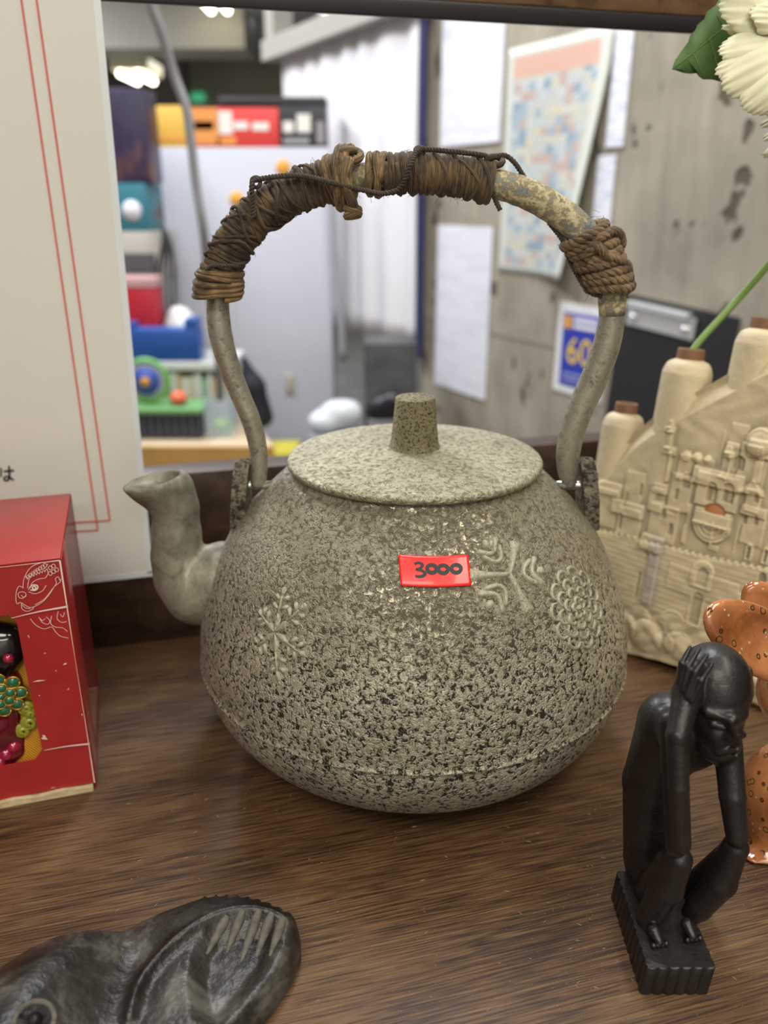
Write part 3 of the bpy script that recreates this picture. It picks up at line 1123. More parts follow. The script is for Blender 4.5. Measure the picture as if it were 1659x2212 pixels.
# ================================================================= RED BOX, left
BYAW = math.radians(17)
BX = np.array([math.cos(BYAW), math.sin(BYAW), 0]); BY = np.array([-math.sin(BYAW), math.cos(BYAW), 0])
BO = onZ(208, 1702)       # front right bottom corner
BH = onP(133, 1208, BO, BY)[2]
BW, BD = .13, .088
rbox = empty('gift_box', BO - BX * BW / 2 + BY * BD / 2, 'worn red cardboard gift box with display window and white bird line art', 'box')
M_red = simple('red_card', (.40, .022, .022), .35, coat=.15, noise=.08, nscale=90)
M_card = simple('torn_card_edge', (.62, .50, .30), .9, noise=.2, nscale=200, bump=.0006, bscale=300)
M_wline = simple('white_printed_line', (.85, .68, .62), .5)
def bb(name, lo, hi, mat, parent=None, bev=.0006):
    V, F = framebox(BO, BX, BY, UZ, lo, hi, bev)
    return mesh(name, V, F, mat, parent or rbox, smooth=True, sharp=30)
def bp2(px, py): 
    p = onP(px, py, BO, BY); return np.array([np.dot(p - BO, BX), p[2]])
c_tl = bp2(33, 1337); c_tr = bp2(36, 1337); c_br = bp2(94, 1635); c_b0 = bp2(0, 1668); c_rt = bp2(60, 1480)
wx = c_br[0]; z0w = c_br[1]; z1w = bp2(10, 1330)[1]
th = .0008
wx_top = bp2(33, 1340)[0]
# front panel with a window cut in it (polygon ring)
outer = [(-BW, .0035), (0, .0035), (0, BH), (-BW, BH)]
inner = [(-BW + .03, z0w - .002), (wx - .004, z0w - .001), (wx, z0w + .004), (wx * .4 + wx_top * .6, z0w * .35 + z1w * .65), (wx_top + .0005, z1w - .004), (wx_top - .002, z1w), (-BW + .03, z1w)]
bm = bmesh.new()
ov = [bm.verts.new((x, 0, z)) for x, z in outer]; iv = [bm.verts.new((x, 0, z)) for x, z in inner]
eds = [bm.edges.new((ov[i], ov[(i + 1) % 4])) for i in range(4)] + [bm.edges.new((iv[i], iv[(i + 1) % len(iv)])) for i in range(len(iv))]
bmesh.ops.triangle_fill(bm, edges=eds, use_beauty=True)
bm.verts.index_update()
Vl = np.array([v.co[:] for v in bm.verts]); Fl = [tuple(v.index for v in f.verts) for f in bm.faces]
bm.free()
Vs, Fs = slab(Vl, Fl, np.array([[0, -1., 0]] * len(Vl)), th)
mesh('front_panel', BO + Vs[:, :1] * BX + Vs[:, 1:2] * BY + Vs[:, 2:] * UZ, Fs, M_red, rbox, smooth=False)
bb('top_panel', (-BW, 0, BH), (0, BD, BH + .0008), M_red)
bb('back_panel', (-BW, BD - .0008, .0035), (0, BD, BH), M_red)
bb('side_panel', (-.0008, .0012, .0003), (.0004, .026, BH - .0002), M_red)
M_clear = simple('clear_plastic', (.36, .035, .04), .12, trans=0, alpha=.42, spec=.8)  # red in the colour stands in for the box interior reflecting in the plastic
bb('clear_side_window', (-.0005, .0262, .0003), (.0002, BD - .001, BH - .0002), M_clear, bev=0)
bb('side_panel', (-BW, .0012, .0035), (-BW + .0008, BD - .001, BH - .0002), M_red)
bb('inner_tray', (-BW + .004, .030, .0035), (-.0130, BD - .004, BH * .62), simple('dark_red_tray', (.22, .012, .016), .4), bev=.001)
# ragged bottom board
V, F, U = grid(lambda u, v: BO + (BX * 1) * (-BW + (BW - .0012) * u)[..., None] + BY * (-.002 + (BD + .003) * v)[..., None] + UZ * (.0030 + .0006 * np.sin(u * 37))[..., None], 40, 12)
Vs, Fs = slab(V, F, np.array([[0, 0, 1.]] * len(V)), .0030)
Vs[len(V):, 2] = 0
mesh('torn_bottom_board', Vs, Fs, M_card, rbox, smooth=False)
# crease folds in the front
for (a_, b_) in (((25, 1333), (147, 1308)), ((96, 1618), (194, 1604))):
    p, q = bp2(*a_), bp2(*b_)
    mb = MB()
    stroke(mb, lambda P: BO + P[:, :1] * BX - BY * .0010 + P[:, 1:] * UZ, [p, (p + q) / 2 + np.array([0, .0004]), q], [.00012, .0003, .0005])
    mb.obj('worn_crease', M_wline, rbox, smooth=False)
mb = MB()
stroke(mb, lambda P: BO + P[:, :1] * BX - BY * .0010 + P[:, 1:] * UZ, [(-BW, BH - .0002), (-BW * .5, BH), (-.012, BH - .0001), (-.0004, BH)], [.0001, .00004, .00015, .0003])
stroke(mb, lambda P: BO + P[:, :1] * BX - BY * .0010 + P[:, 1:] * UZ, [(-.0002, BH), (-.0003, BH * .6), (-.0002, BH * .3), (-.0003, .004)], [.0004, .00006, .00012, .0003])
mb.obj('worn_edge', M_wline, rbox, smooth=False)
# line art: crested bird head
def art(pts, w_=.00012):
    stroke(mb, lambda P: BO + P[:, :1] * BX - BY * .0011 + P[:, 1:] * UZ, [bp2(*p) for p in pts], [w_, w_])
mb = MB()
art([(52, 1268), (42, 1264), (36, 1275), (35, 1293), (38, 1302), (44, 1299), (52, 1303), (62, 1309), (72, 1309), (92, 1298), (108, 1280), (118, 1265), (130, 1255), (132, 1248)])
art([(47, 1300), (48, 1312), (58, 1318), (70, 1314), (74, 1308)])
art([(49, 1304), (56, 1311), (66, 1312)])
art([(57, 1283), (50, 1290), (42, 1288), (40, 1280), (47, 1276), (56, 1279), (56, 1286), (50, 1287), (47, 1283)])
art([(50, 1268), (52, 1250), (60, 1232), (72, 1220), (88, 1214)])
art([(60, 1268), (64, 1248), (78, 1232), (96, 1226), (104, 1216)])
art([(62, 1272), (72, 1255), (86, 1248), (98, 1246), (104, 1236), (102, 1226)])
art([(64, 1268), (70, 1262), (80, 1262), (82, 1268), (76, 1273), (66, 1272)], .0003)
art([(70, 1267), (75, 1264), (78, 1268), (73, 1271), (70, 1267)], .0003)
art([(62, 1276), (76, 1280), (92, 1274), (100, 1262)])
art([(76, 1304), (96, 1292), (112, 1272), (122, 1258), (120, 1248), (126, 1244), (130, 1252)])
for k in range(9):
    x, y = 56 + k * 5.2, 1247 - k * 3.6
    art([(x - 4, y + 4), (x - 2, y - 3), (x + 3, y - 2), (x + 4, y + 3)])
for k in range(7):
    x, y = 64 + k * 6, 1245 - k * 2.4
    art([(x - 3, y + 3), (x, y - 3), (x + 4, y - 1)])
for k in range(5):
    x, y = 104 + (k % 3) * 7, 1236 - k * 4
    art([(x, y), (x + 5, y - 4), (x + 9, y + 1), (x + 5, y + 5), (x, y)])
art([(66, 1334), (78, 1348), (96, 1356), (112, 1352), (122, 1364), (132, 1372), (148, 1376)])
art([(84, 1330), (92, 1342), (104, 1346), (108, 1338), (100, 1330)])
art([(88, 1334), (92, 1338), (98, 1334)]); art([(112, 1328), (110, 1344), (120, 1352), (136, 1354), (146, 1362)])
art([(126, 1318), (124, 1334), (134, 1342), (144, 1340)]); art([(130, 1324), (136, 1330), (140, 1320)])
mb.obj('bird_line_art', M_wline, rbox, smooth=False)
mb = MB()
def arts(pts, w_=.00012):   # on the side panel
    stroke(mb, lambda P: np.array([BO + BX * .0006 + BY * a + UZ * b for a, b in P]), pts, [w_, w_])
for i in range(9):
    for k in range(3):
        y = .0025 + k * .0036 + (i % 2) * .0016; z = .006 + i * .0030
        arts([(y, z), (y + .0009, z + .002), (y + .0027, z + .002), (y + .0034, z)])
arts([(.002, .034), (.006, .040), (.010, .036), (.0122, .042)])
mb.obj('scale_line_art', M_wline, rbox, smooth=False)
mb = MB()
a = np.linspace(.3, 4.6, 18)
for q in (.0, .0012, .0024):
    c = np.stack([-.075 + (.032 - q) * np.cos(a), .052 + (.026 - q) * np.sin(a)], -1)
    stroke(mb, lambda P: np.array([BO + BX * x + BY * y + UZ * (BH + .0010) for x, y in P]), c, [.00014, .00014])
mb.obj('medallion_line_art', M_wline, rbox, smooth=False)
mb = MB()
for (x, y, dx, dy, w_) in ((72, 1470, 26, -3, .00035), (137, 1434, 8, -4, .0004), (96, 1410, 3, -2, .00025), (84, 1500, 3, 1, .0002), (146, 1488, 4, -4, .0002), (90, 1592, 13, 2, .0008), (92, 1586, 8, 6, .0006), (60, 1370, 4, 6, .0002), (176, 1540, 2, 3, .0003), (120, 1446, 2, 2, .0002), (110, 1700, 10, -2, .0002)):
    stroke(mb, lambda P: BO + P[:, :1] * BX - BY * .0011 + P[:, 1:] * UZ, [bp2(x, y), bp2(x + dx * .5, y + dy * .4 - 1), bp2(x + dx, y + dy)], [w_ * .3, w_, w_ * .2])
mb.obj('paper_scuff', M_wline, rbox, smooth=False)['kind'] = 'stuff'
# gold cloth lining inside
M_gold = simple('gold_satin', (.78, .36, .03), .45, coat=.1)
nt = M_gold.node_tree; bN = nt.nodes['Principled BSDF']
tc = nt.nodes.new('ShaderNodeTexCoord'); wv = nt.nodes.new('ShaderNodeTexWave'); wv.inputs['Scale'].default_value = 380
wv.bands_direction = 'DIAGONAL'
nt.links.new(tc.outputs['Object'], wv.inputs['Vector']); bpn = nt.nodes.new('ShaderNodeBump'); bpn.inputs['Distance'].default_value = .0005
nt.links.new(wv.outputs['Fac'], bpn.inputs['Height']); nt.links.new(bpn.outputs[0], bN.inputs['Normal'])
V, F, U = grid(lambda u, v: BO + BX * (-BW + .003 + (BW - .016) * u)[..., None] + BY * (.0025 + .027 * v ** 2 + .0012 * np.sin(u * 9 + v * 5))[..., None] + UZ * (.006 + (BH - .02) * v)[..., None], 40, 30)
Vs, Fs = slab(V, F, np.array([BY * -1] * len(V)), .0008)
mesh('gold_lining', Vs, Fs, M_gold, rbox)
# lacquered ornament in the window
fo = BO + BX * (-.064) + BY * .0115
orn = empty('lacquer_ornament', fo + UZ * .006, 'glossy dark red lacquer ornament with green flower, inside the red box window', 'ornament')
M_maroon = simple('maroon_lacquer', (.16, .006, .014), .08, coat=1, noise=.4, nscale=50)
M_green = simple('green_enamel', (.015, .14, .06), .1, coat=1)
M_gild = simple('gilded_rim', (.62, .33, .05), .3, .7)
M_olive = simple('yellow_green_lacquer', (.30, .30, .03), .2, coat=.8)
M_blk = simple('black_lacquer', (.012, .008, .008), .15, coat=.6)
def wbx(px, py, d=-.001): 
    p = onP(px, py, BO + BY * d, BY); return p
cA = wbx(-42, 1560, .014)
V, F = nets(lambda X, Y, Z: smin(smin(ell_d(X, Y, Z, cA, (.021, .0125, .022)), ell_d(X, Y, Z, wbx(-14, 1480, .014), (.015, .011, .015)), .006),
            smin(cap_d(X, Y, Z, wbx(-10, 1640, .012), wbx(36, 1622, .006), .010, .0038), cap_d(X, Y, Z, wbx(0, 1570, .010), wbx(60, 1590, .010), .009, .0035), .004), .005),
            cA - np.array([.035, .03, .04]), cA + np.array([.045, .03, .045]), .0014)
mesh('body', V, F, M_maroon, orn)
V, F = nets(lambda X, Y, Z: smin(ell_d(X, Y, Z, wbx(-22, 1400, .015), (.017, .010, .014)), cap_d(X, Y, Z, wbx(-10, 1440, .013), wbx(24, 1375, .012), .008, .0035), .006),
            wbx(-4, 1400, .015) - np.array([.025, .02, .025]), wbx(-4, 1400, .015) + np.array([.035, .02, .025]), .0014)
mesh('black_mane', V, F, M_blk, orn)
mb = MB(); mg = MB()
fc = wbx(2, 1505, .0005)
NB = -BY
for k in range(6):
    a = 2 * pi * k / 6 + .3
    for R_, mm, r_ in ((1, mb, .0022),):
        c = fc + BX * math.cos(a) * .0042 + UZ * math.sin(a) * .0042
        V, F = lathe([(.0001, .0010), (.0012, .0009), (.0019, .0004), (.0021, 0)], c, 12, axis=NB)
        mb.add(V, F)
        t = np.linspace(0, 2 * pi, 14)
        mg.add(*tube(c[None] + BX * (np.cos(t) * .0024)[:, None] + UZ * (np.sin(t) * .0024)[:, None], .0004, 5))
V, F = lathe([(.0001, .0014), (.0012, .001), (.0017, 0)], fc, 12, axis=NB); mb.add(V, F)
for k in range(8):
    a = 2 * pi * k / 8
    c = fc + BX * math.cos(a) * .0082 + UZ * math.sin(a) * .0082 + BY * .001
    V, F = lathe([(.0001, .0010), (.0018, .0008), (.0027, 0)], c, 12, axis=NB)
    mb.add(V, F)
    t = np.linspace(0, 2 * pi, 14)
    mg.add(*tube(c[None] + BX * (np.cos(t) * .0029)[:, None] + UZ * (np.sin(t) * .0029)[:, None], .00045, 5))
mb.obj('green_flower', M_green, orn)
mg.obj('gilded_rim', M_gild, orn)
mb = MB()
for (x, y, r_) in ((56, 1530, .0032), (64, 1560, .0038), (50, 1578, .0034), (66, 1540, .0024)):
    t = np.linspace(0, 3.6 * pi, 34)
    c = wbx(x, y, .004)
    rr = r_ * (1 - t / 14)
    mb.add(*tube(c[None] + BX * (np.cos(t) * rr)[:, None] + UZ * (np.sin(t) * rr)[:, None] - BY * (t * .0001)[:, None], .0013, 7))
mb.obj('yellow_green_scroll', M_olive, orn)
M_bead = simple('red_glass', (.35, .01, .05), .06, coat=1)
for (x, y, r_) in ((30, 1612, .0032), (14, 1628, .0034), (18, 1422, .0024), (2, 1645, .0026)):
    V, F = lathe([(.0001, -r_), (r_ * .7, -r_ * .7), (r_, 0), (r_ * .7, r_ * .7), (.0001, r_)], wbx(x, y, .003), 16)
    mesh('red_bead', V, F, M_bead, orn)

# ================================================================= CERAMIC RELIEF VASE (right)
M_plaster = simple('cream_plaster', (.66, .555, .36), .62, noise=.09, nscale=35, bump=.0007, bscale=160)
def relief_tint(m):      # grey-olive tint mixed in where the relief dips, one lilac-grey tower
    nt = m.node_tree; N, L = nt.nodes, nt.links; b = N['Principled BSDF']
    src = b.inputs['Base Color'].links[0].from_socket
    a1 = N.new('ShaderNodeAttribute'); a1.attribute_name = 'dips'
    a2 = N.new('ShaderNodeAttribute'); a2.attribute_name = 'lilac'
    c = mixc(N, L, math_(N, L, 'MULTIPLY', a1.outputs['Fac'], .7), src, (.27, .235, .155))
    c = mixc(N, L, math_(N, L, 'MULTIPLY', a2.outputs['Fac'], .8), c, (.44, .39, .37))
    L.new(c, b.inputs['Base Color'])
relief_tint(M_plaster)
CO = onZ(1350, 1410)
c2_ = onZ(1659, 1542)
CE = c2_ - CO; CE[2] = 0; CE /= np.linalg.norm(CE)
CNh = np.array([CE[1], -CE[0], 0])       # towards the viewer
LEAN = math.radians(7)
CU = UZ * math.cos(LEAN) - CNh * math.sin(LEAN)
CN = CNh * math.cos(LEAN) + UZ * math.sin(LEAN)


def cuv2(px, py):
    p = onP(px, py, CO, CN) - CO
    return np.array([p.dot(CE), p.dot(CU)])


left = [cuv2(*p) for p in ((1362, 1415), (1318, 1372), (1290, 1270), (1276, 1150), (1278, 1060), (1290, 1022))]
top = [cuv2(*p) for p in ((1290, 1022), (1340, 965), (1401, 905), (1500, 845), (1580, 800), (1659, 757))]
top += [top[-1] + np.array([.025, .012]), top[-1] + np.array([.055, .014]), top[-1] + np.array([.085, -.004])]
bot = [cuv2(*p) for p in ((1362, 1415), (1456, 1442), (1540, 1484), (1659, 1542))]
for b in bot: b[1] = max(b[1], .0)
bot += [bot[-1] + np.array([.05, 0]), bot[-1] + np.array([.08, .006])]
bot[-1][0] = top[-1][0] * .5 + bot[-1][0] * .5
right = [bot[-1], (np.array(bot[-1]) + top[-1]) / 2 + np.array([.012, 0]), top[-1]]
def rs(P, n):
    P = cr(np.array(P), 8)
    L = np.concatenate([[0], np.cumsum(np.linalg.norm(np.diff(P, axis=0), axis=1))])
    t = np.linspace(0, L[-1], n)
    return np.stack([np.interp(t, L, P[:, 0]), np.interp(t, L, P[:, 1])], -1)
nu, nv = 420, 420
Lc, Rc, Tc, Bc = rs(left, nv), rs(right, nv), rs(top, nu), rs(bot, nu)
uu = np.linspace(0, 1, nu)[:, None, None]; vv = np.linspace(0, 1, nv)[None, :, None]
G = (1 - vv) * Bc[:, None] + vv * Tc[:, None] + (1 - uu) * Lc[None] + uu * Rc[None] - ((1 - uu) * (1 - vv) * Bc[0] + uu * (1 - vv) * Bc[-1] + (1 - uu) * vv * Tc[0] + uu * vv * Tc[-1])
GU, GV = G[..., 0], G[..., 1]
Hh = np.zeros_like(GU)
def sst(x, e): return np.clip(x / e + .5, 0, 1) ** 2 * (3 - 2 * np.clip(x / e + .5, 0, 1))
def R_box(px0, py0, px1, py1, h, e=.0007, mode='add', round_=0):
    global Hh
    a = cuv2(px0, py1); b = cuv2(px1, py0)
    c = (a + b) / 2; hw = abs(b - a) / 2
    m = sst(hw[0] - abs(GU - c[0]), e) * sst(hw[1] - abs(GV - c[1]), e)
    if mode == 'add': Hh = Hh + h * m
    else: Hh = Hh * (1 - m) + h * m
def R_arch(px, pyb, wpx, hpx, h, e=.0006):
    global Hh
    a = cuv2(px - wpx / 2, pyb); b = cuv2(px + wpx / 2, pyb - hpx)
    cx = (a[0] + b[0]) / 2; r = (b[0] - a[0]) / 2; ztop = b[1] - r; z0 = a[1]
    d = np.where(GV > ztop, r - np.hypot(GU - cx, GV - ztop), np.minimum(r - abs(GU - cx), GV - z0))
    Hh = Hh + h * sst(d, e)
def R_dome(px, py, rpx, h, e=.0008):
    global Hh
    c = cuv2(px, py); r = abs(cuv2(px + rpx, py)[0] - c[0])
    d = 1 - ((GU - c[0]) ** 2 + (GV - c[1]) ** 2) / r ** 2
    Hh = Hh + h * np.sqrt(np.clip(d, 0, 1))
# ground level of the city wall: everything under the battlement line stands prouder
wl = np.array([cuv2(*p) for p in ((1268, 1140), (1330, 1152), (1390, 1165), (1450, 1182), (1540, 1205), (1659, 1228), (1800, 1250))])
wv_ = np.interp(GU, wl[:, 0], wl[:, 1])
batt = .0006 * np.sign(np.sin(GU * 2 * pi / .0042))
Hh += .0022 * sst(wv_ + batt - GV, .0008)
# brick courses
crs = .00028 * np.abs(np.sin(GV * pi / .0034 + .4 * np.sin(GU * 60))) ** .5
rocks = np.array([cuv2(*p) for p in ((1280, 1300), (1350, 1310), (1430, 1325), (1520, 1360), (1659, 1400), (1800, 1440))])
rv_ = np.interp(GU, rocks[:, 0], rocks[:, 1])
Hh += crs * sst(wv_ - GV, .001) * sst(GV - rv_, .002)
for px, py, r_, h in ((1352, 1350, 30, .004), (1400, 1372, 38, .005), (1440, 1385, 24, .003), (1470, 1395, 34, .0045), (1510, 1410, 22, .003), (1560, 1430, 40, .005), (1620, 1450, 36, .004), (1385, 1335, 26, .002), (1455, 1345, 30, .002), (1600, 1400, 34, .003), (1650, 1480, 30, .004), (1345, 1395, 22, .003), (1700, 1470, 40, .004)):
    R_dome(px, py, r_, h)
Hh += .0006 * np.sin(GU * 420 + 2 * np.sin(GV * 300)) * sst(rv_ - GV, .004)
# tower, buttress, shrine, gate
R_box(1388, 1178, 1432, 1300, .0026); R_box(1384, 1164, 1438, 1182, .0034); R_box(1396, 1186, 1402, 1196, -.0015); R_box(1412, 1188, 1418, 1198, -.0015)
R_box(1372, 1236, 1388, 1290, -.0012)
R_arch(1521, 1262, 58, 44, .0026); R_arch(1521, 1260, 32, 30, -.0028)
R_arch(1505, 1346, 48, 70, .0009); R_arch(1506, 1343, 36, 60, -.0024)
R_box(1440, 1262, 1600, 1266, .0008); R_box(1560, 1300, 1659, 1304, .0008)
# houses over the wall
blocks = [(1283, 1048, 1345, 1060, .0018), (1283, 1062, 1340, 1130, .0012), (1345, 1025, 1395, 1080, .0010), (1322, 1094, 1395, 1104, .0030), (1330, 1104, 1390, 1150, .0018),
          (1398, 1058, 1440, 1100, .0016), (1412, 1048, 1445, 1062, .0022), (1440, 1030, 1500, 1098, .0014), (1395, 1100, 1470, 1160, .0012), (1470, 1090, 1496, 1172, .0020),
          (1500, 1036, 1606, 1086, .0026), (1496, 1030, 1612, 1040, .0034), (1500, 1112, 1582, 1124, .0030), (1606, 1060, 1650, 1100, .0018), (1600, 1102, 1659, 1108, .0028),
          (1596, 1110, 1659, 1170, .0012), (1580, 1120, 1600, 1200, .0008), (1460, 985, 1500, 1030, .0012), (1500, 995, 1545, 1030, .0008), (1555, 960, 1600, 1030, .0012), (1572, 920, 1620, 965, .0008),
          (1590, 965, 1659, 1032, .0018), (1620, 1000, 1659, 1060, .0010), (1680, 1000, 1760, 1180, .002), (1700, 940, 1740, 1000, .0018), (1552, 930, 1566, 1000, .0022), (1600, 1040, 1626, 1062, .0016)]
for b in blocks: R_box(*b)
# minaret
R_box(1437, 975, 1455, 1040, .0028); R_box(1432, 968, 1462, 978, .0036); R_box(1440, 930, 1458, 968, .0028); R_box(1437, 924, 1461, 932, .0036); R_box(1445, 908, 1456, 924, .0026); R_dome(1450, 906, 8, .0028)
R_box(1570, 985, 1585, 1035, .0028); R_box(1566, 978, 1590, 986, .0034); R_dome(1577, 972, 10, .003)
R_dome(1645, 955, 34, .0060); R_box(1618, 955, 1672, 985, .0026)
R_dome(1484, 985, 12, .0030); R_dome(1507, 988, 11, .0028); R_dome(1530, 992, 9, .0025)
for px, pyb, w_, h_, d_ in ((1541, 1080, 30, 36, -.0034), (1577, 1082, 32, 36, -.0034), (1485, 1052, 24, 26, -.0022), (1342, 1140, 12, 32, -.0020), (1435, 1118, 14, 18, -.0018), (1449, 1154, 14, 22, -.0024), (1428, 1080, 26, 12, -.0012), (1462, 1078, 12, 20, -.0018), (1483, 1132, 12, 24, -.0012),
                            (1610, 1130, 13, 18, -.0022), (1634, 1132, 13, 18, -.0022), (1618, 1208, 24, 32, .0016), (1617, 1207, 13, 24, -.0026), (1654, 1216, 24, 32, .0016), (1654, 1214, 12, 24, -.0026), (1598, 1012, 30, 24, -.0022), (1636, 1084, 14, 16, -.0018), (1648, 1262, 22, 22, -.002), (1385, 1070, 10, 24, -.0018), (1354, 1094, 9, 30, -.0018), (1720, 1100, 20, 40, -.002)):
    R_arch(px, pyb, w_, h_, d_)
    if d_ < -.003: R_arch(px, pyb, w_ * .5, h_ * .6, .0014)
# pitched roofs
def R_tri(px, pyt, pyb, wpx, h):
    global Hh
    a = cuv2(px, pyt); b = cuv2(px - wpx / 2, pyb); c = cuv2(px + wpx / 2, pyb)
    t = np.clip((GV - b[1]) / (a[1] - b[1]), 0, 1)
    hw = (c[0] - b[0]) / 2 * (1 - t)
    m = sst(hw - abs(GU - a[0]), .0007) * sst(GV - b[1], .0007)
    Hh = Hh + h * m
R_tri(1484, 1018, 1034, 44, .0016); R_tri(1632, 1036, 1062, 58, .0026); R_tri(1440, 1094, 1104, 40, .001); R_tri(1700, 930, 950, 60, .002)
# round lamp-stand motif: concentric half rings
ce_ = cuv2(1540, 1132); rr_ = np.hypot(GU - ce_[0], (GV - ce_[1]))
Rm = abs(cuv2(1583, 1132)[0] - ce_[0])
lowh = sst(ce_[1] - GV, .0006)
Hh += .0018 * sst(Rm - rr_, .0006) * lowh
Hh += .0011 * lowh * sst(Rm - rr_, .0006) * (np.cos(rr_ / Rm * 2 * pi * 4) > .1)
R_box(1536, 1126, 1544, 1178, .0014)
R_box(1498, 1120, 1584, 1130, .0016)
R_box(1528, 1180, 1552, 1186, .0016)
# arched hole
hc = cuv2(1545, 1108); hw_ = abs(cuv2(1570, 1108)[0] - hc[0])
Hh -= .0042 * sst(hw_ - np.hypot(GU - hc[0], np.maximum(GV - hc[1], 0) * 1.15), .0006) * sst(GV - hc[1], .0006)
Hh = Hh * np.where(Hh > .0034, .62, .8)
td = (1 - np.linspace(0, 1, nv)[None, :]) * (np.interp(GU, Tc[:, 0], Tc[:, 1]) - np.interp(GU, Bc[:, 0], Bc[:, 1]))
Hh = Hh - .0075 * np.clip(1 - td / .0125, 0, 1)
def blur(A, n):
    for _ in range(2):
        for ax_ in (0, 1):
            B = np.cumsum(np.pad(A, [(n + 1, n) if k == ax_ else (0, 0) for k in (0, 1)], 'edge'), axis=ax_)
            A = (B[2 * n + 1:] - B[:-2 * n - 1]) / (2 * n + 1) if ax_ == 0 else (B[:, 2 * n + 1:] - B[:, :-2 * n - 1]) / (2 * n + 1)
    return A
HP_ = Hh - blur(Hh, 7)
DIPS = np.clip(-HP_ / .0009, 0, 1)
# edges roll off
u1 = np.linspace(0, 1, nu)[:, None]; v1 = np.linspace(0, 1, nv)[None, :]
sp = .32
edge = np.minimum(np.minimum(u1, 1 - u1) * .28, np.minimum(v1, 1 - v1) * .20) + 0 * GU
e_ = np.clip(edge / .006, 0, 1)
Hh = Hh * np.clip(edge / .004, 0, 1) - .005 * (1 - np.sqrt(1 - (1 - e_) ** 2))
Hh += .00025 * np.sin(GU * 300 + np.sin(GV * 210) * 2) * np.sin(GV * 260)
P3 = CO + GU[..., None] * CE + GV[..., None] * CU + Hh[..., None] * CN
P3[..., 2] = np.maximum(P3[..., 2], 0.0003)
i, j = np.meshgrid(np.arange(nu - 1), np.arange(nv - 1), indexing='ij')
a_ = (i * nv + j).ravel()
Fg = np.stack([a_, a_ + nv, a_ + nv + 1, a_ + 1], -1)
# back: boundary ring pushed back then filled
ring = np.concatenate([np.arange(nu) * nv, (nu - 1) * nv + np.arange(1, nv), (np.arange(nu - 1)[::-1]) * nv + nv - 1, np.arange(1, nv - 1)[::-1]])
Vf = P3.reshape(-1, 3)
TH = .020
back = Vf[ring] - CN * TH
back2 = (CO + (Vf[ring] - CO) * 1.0) - CN * TH
n0 = len(Vf)
nr_ = len(ring)
Fb = [(int(ring[k]), n0 + k, n0 + (k + 1) % nr_, int(ring[(k + 1) % nr_])) for k in range(nr_)]
Vall = np.vstack([Vf, back])
Vall[:, 2] = np.maximum(Vall[:, 2], .0002)
Fall = Fg[:, ::1].tolist() + [f[::-1] for f in Fb] + [tuple(n0 + k for k in range(nr_))]
vase = empty('relief_vase', CO + CE * .1 - CN * .01, 'cream plaster fan-shaped vase with walled city relief, right of the kettle', 'vase')
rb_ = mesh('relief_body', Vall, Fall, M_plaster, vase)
at_ = rb_.data.attributes.new('dips', 'FLOAT', 'POINT')
at_.data.foreach_set('value', np.concatenate([DIPS.ravel(), np.zeros(len(back))]))
tw0, tw1 = cuv2(1386, 1305), cuv2(1440, 1165)
TWR = sst(GU - tw0[0], .004) * sst(tw1[0] - GU, .004) * sst(GV - tw0[1], .006) * sst(tw1[1] - GV, .006)
at_ = rb_.data.attributes.new('lilac', 'FLOAT', 'POINT')
at_.data.foreach_set('value', np.concatenate([TWR.ravel(), np.zeros(len(back))]))
M_tub = simple('brown_clay', (.20, .095, .045), .6)
M_clay = simple('orange_clay', (.50, .20, .07), .5)
neck_spec = [(1351, 893, 43, 1290), (1490, 778, 51, 1240), (1648, 712, 50, 1180), (1790, 690, 50, 1180)]
NOFF = -.013
NTOP = []
for (px, py, rp, pyb) in neck_spec:
    o_ = CO + CN * NOFF
    ptp = onP(px, py, o_, CN)
    r_ = rp * np.dot(ptp - CAM, FW) / FPX
    h_ = .075
    prof = [(r_ * 1.02, -h_), (r_ * 1.03, -.045), (r_ * 1.03, -.012), (r_ * 1.0, -.0065), (r_ * .86, -.002), (r_ * .60, 0), (r_ * .52, -.0005), (r_ * .50, -.012), (.0004, -.012)]
    V, F = lathe(cr(np.array(prof), 4), ptp, 40, axis=CU)
    nk = mesh('neck', V, F, M_plaster, vase)
    r2 = r_ * .56
    prof = [(r2, -.010), (r2, .0058), (r2 * .96, .0066), (r2 * .80, .0066), (r2 * .76, .006), (r2 * .74, -.008), (.0003, -.009)]
    V, F = lathe(np.array(prof), ptp, 32, axis=CU)
    mesh('inner_tube', V, F, M_tub, nk)
    NTOP.append(ptp)
V, F = lathe([(.0001, .0030), (.004, .0024), (.0066, .0010), (.0072, -.001)], onP(1545, 1106, CO - CN * .0010, CN), 20, axis=CN)
mesh('arched_opening', V, F, M_clay, vase)['label'] = 'orange clay showing in the small arched opening'

# ================================================================= FLOWER
M_petal = simple('cream_petal', (.80, .78, .56), .6, noise=.08, nscale=60)
M_petal.node_tree.nodes['Principled BSDF'].inputs['Subsurface Weight'].default_value = .3
M_petal.node_tree.nodes['Principled BSDF'].inputs['Subsurface Radius'].default_value = (.004, .004, .002)
def leaf_mat():
    m, nt, b, N, L = newmat('green_leaf')
    t = N.new('ShaderNodeTexCoord')
    a = noise(N, L, t.outputs['Object'], 80, 4)
    r = ramp(N, [(.3, (.075, .17, .045)), (.7, (.14, .27, .08))]); L.new(a, r.inputs[0])
    L.new(r.outputs[0], b.inputs['Base Color']); b.inputs['Roughness'].default_value = .5
    return m
M_leaf = leaf_mat()
M_vein = simple('leaf_vein', (.22, .36, .12), .5)
M_stem = simple('green_stem', (.17, .28, .06), .4)
n2 = NTOP[1]
flower = empty('artificial_flower', n2 - CU * .006, 'cream artificial carnation on a curved green stem, top right above the vase', 'flower')
FY = .045
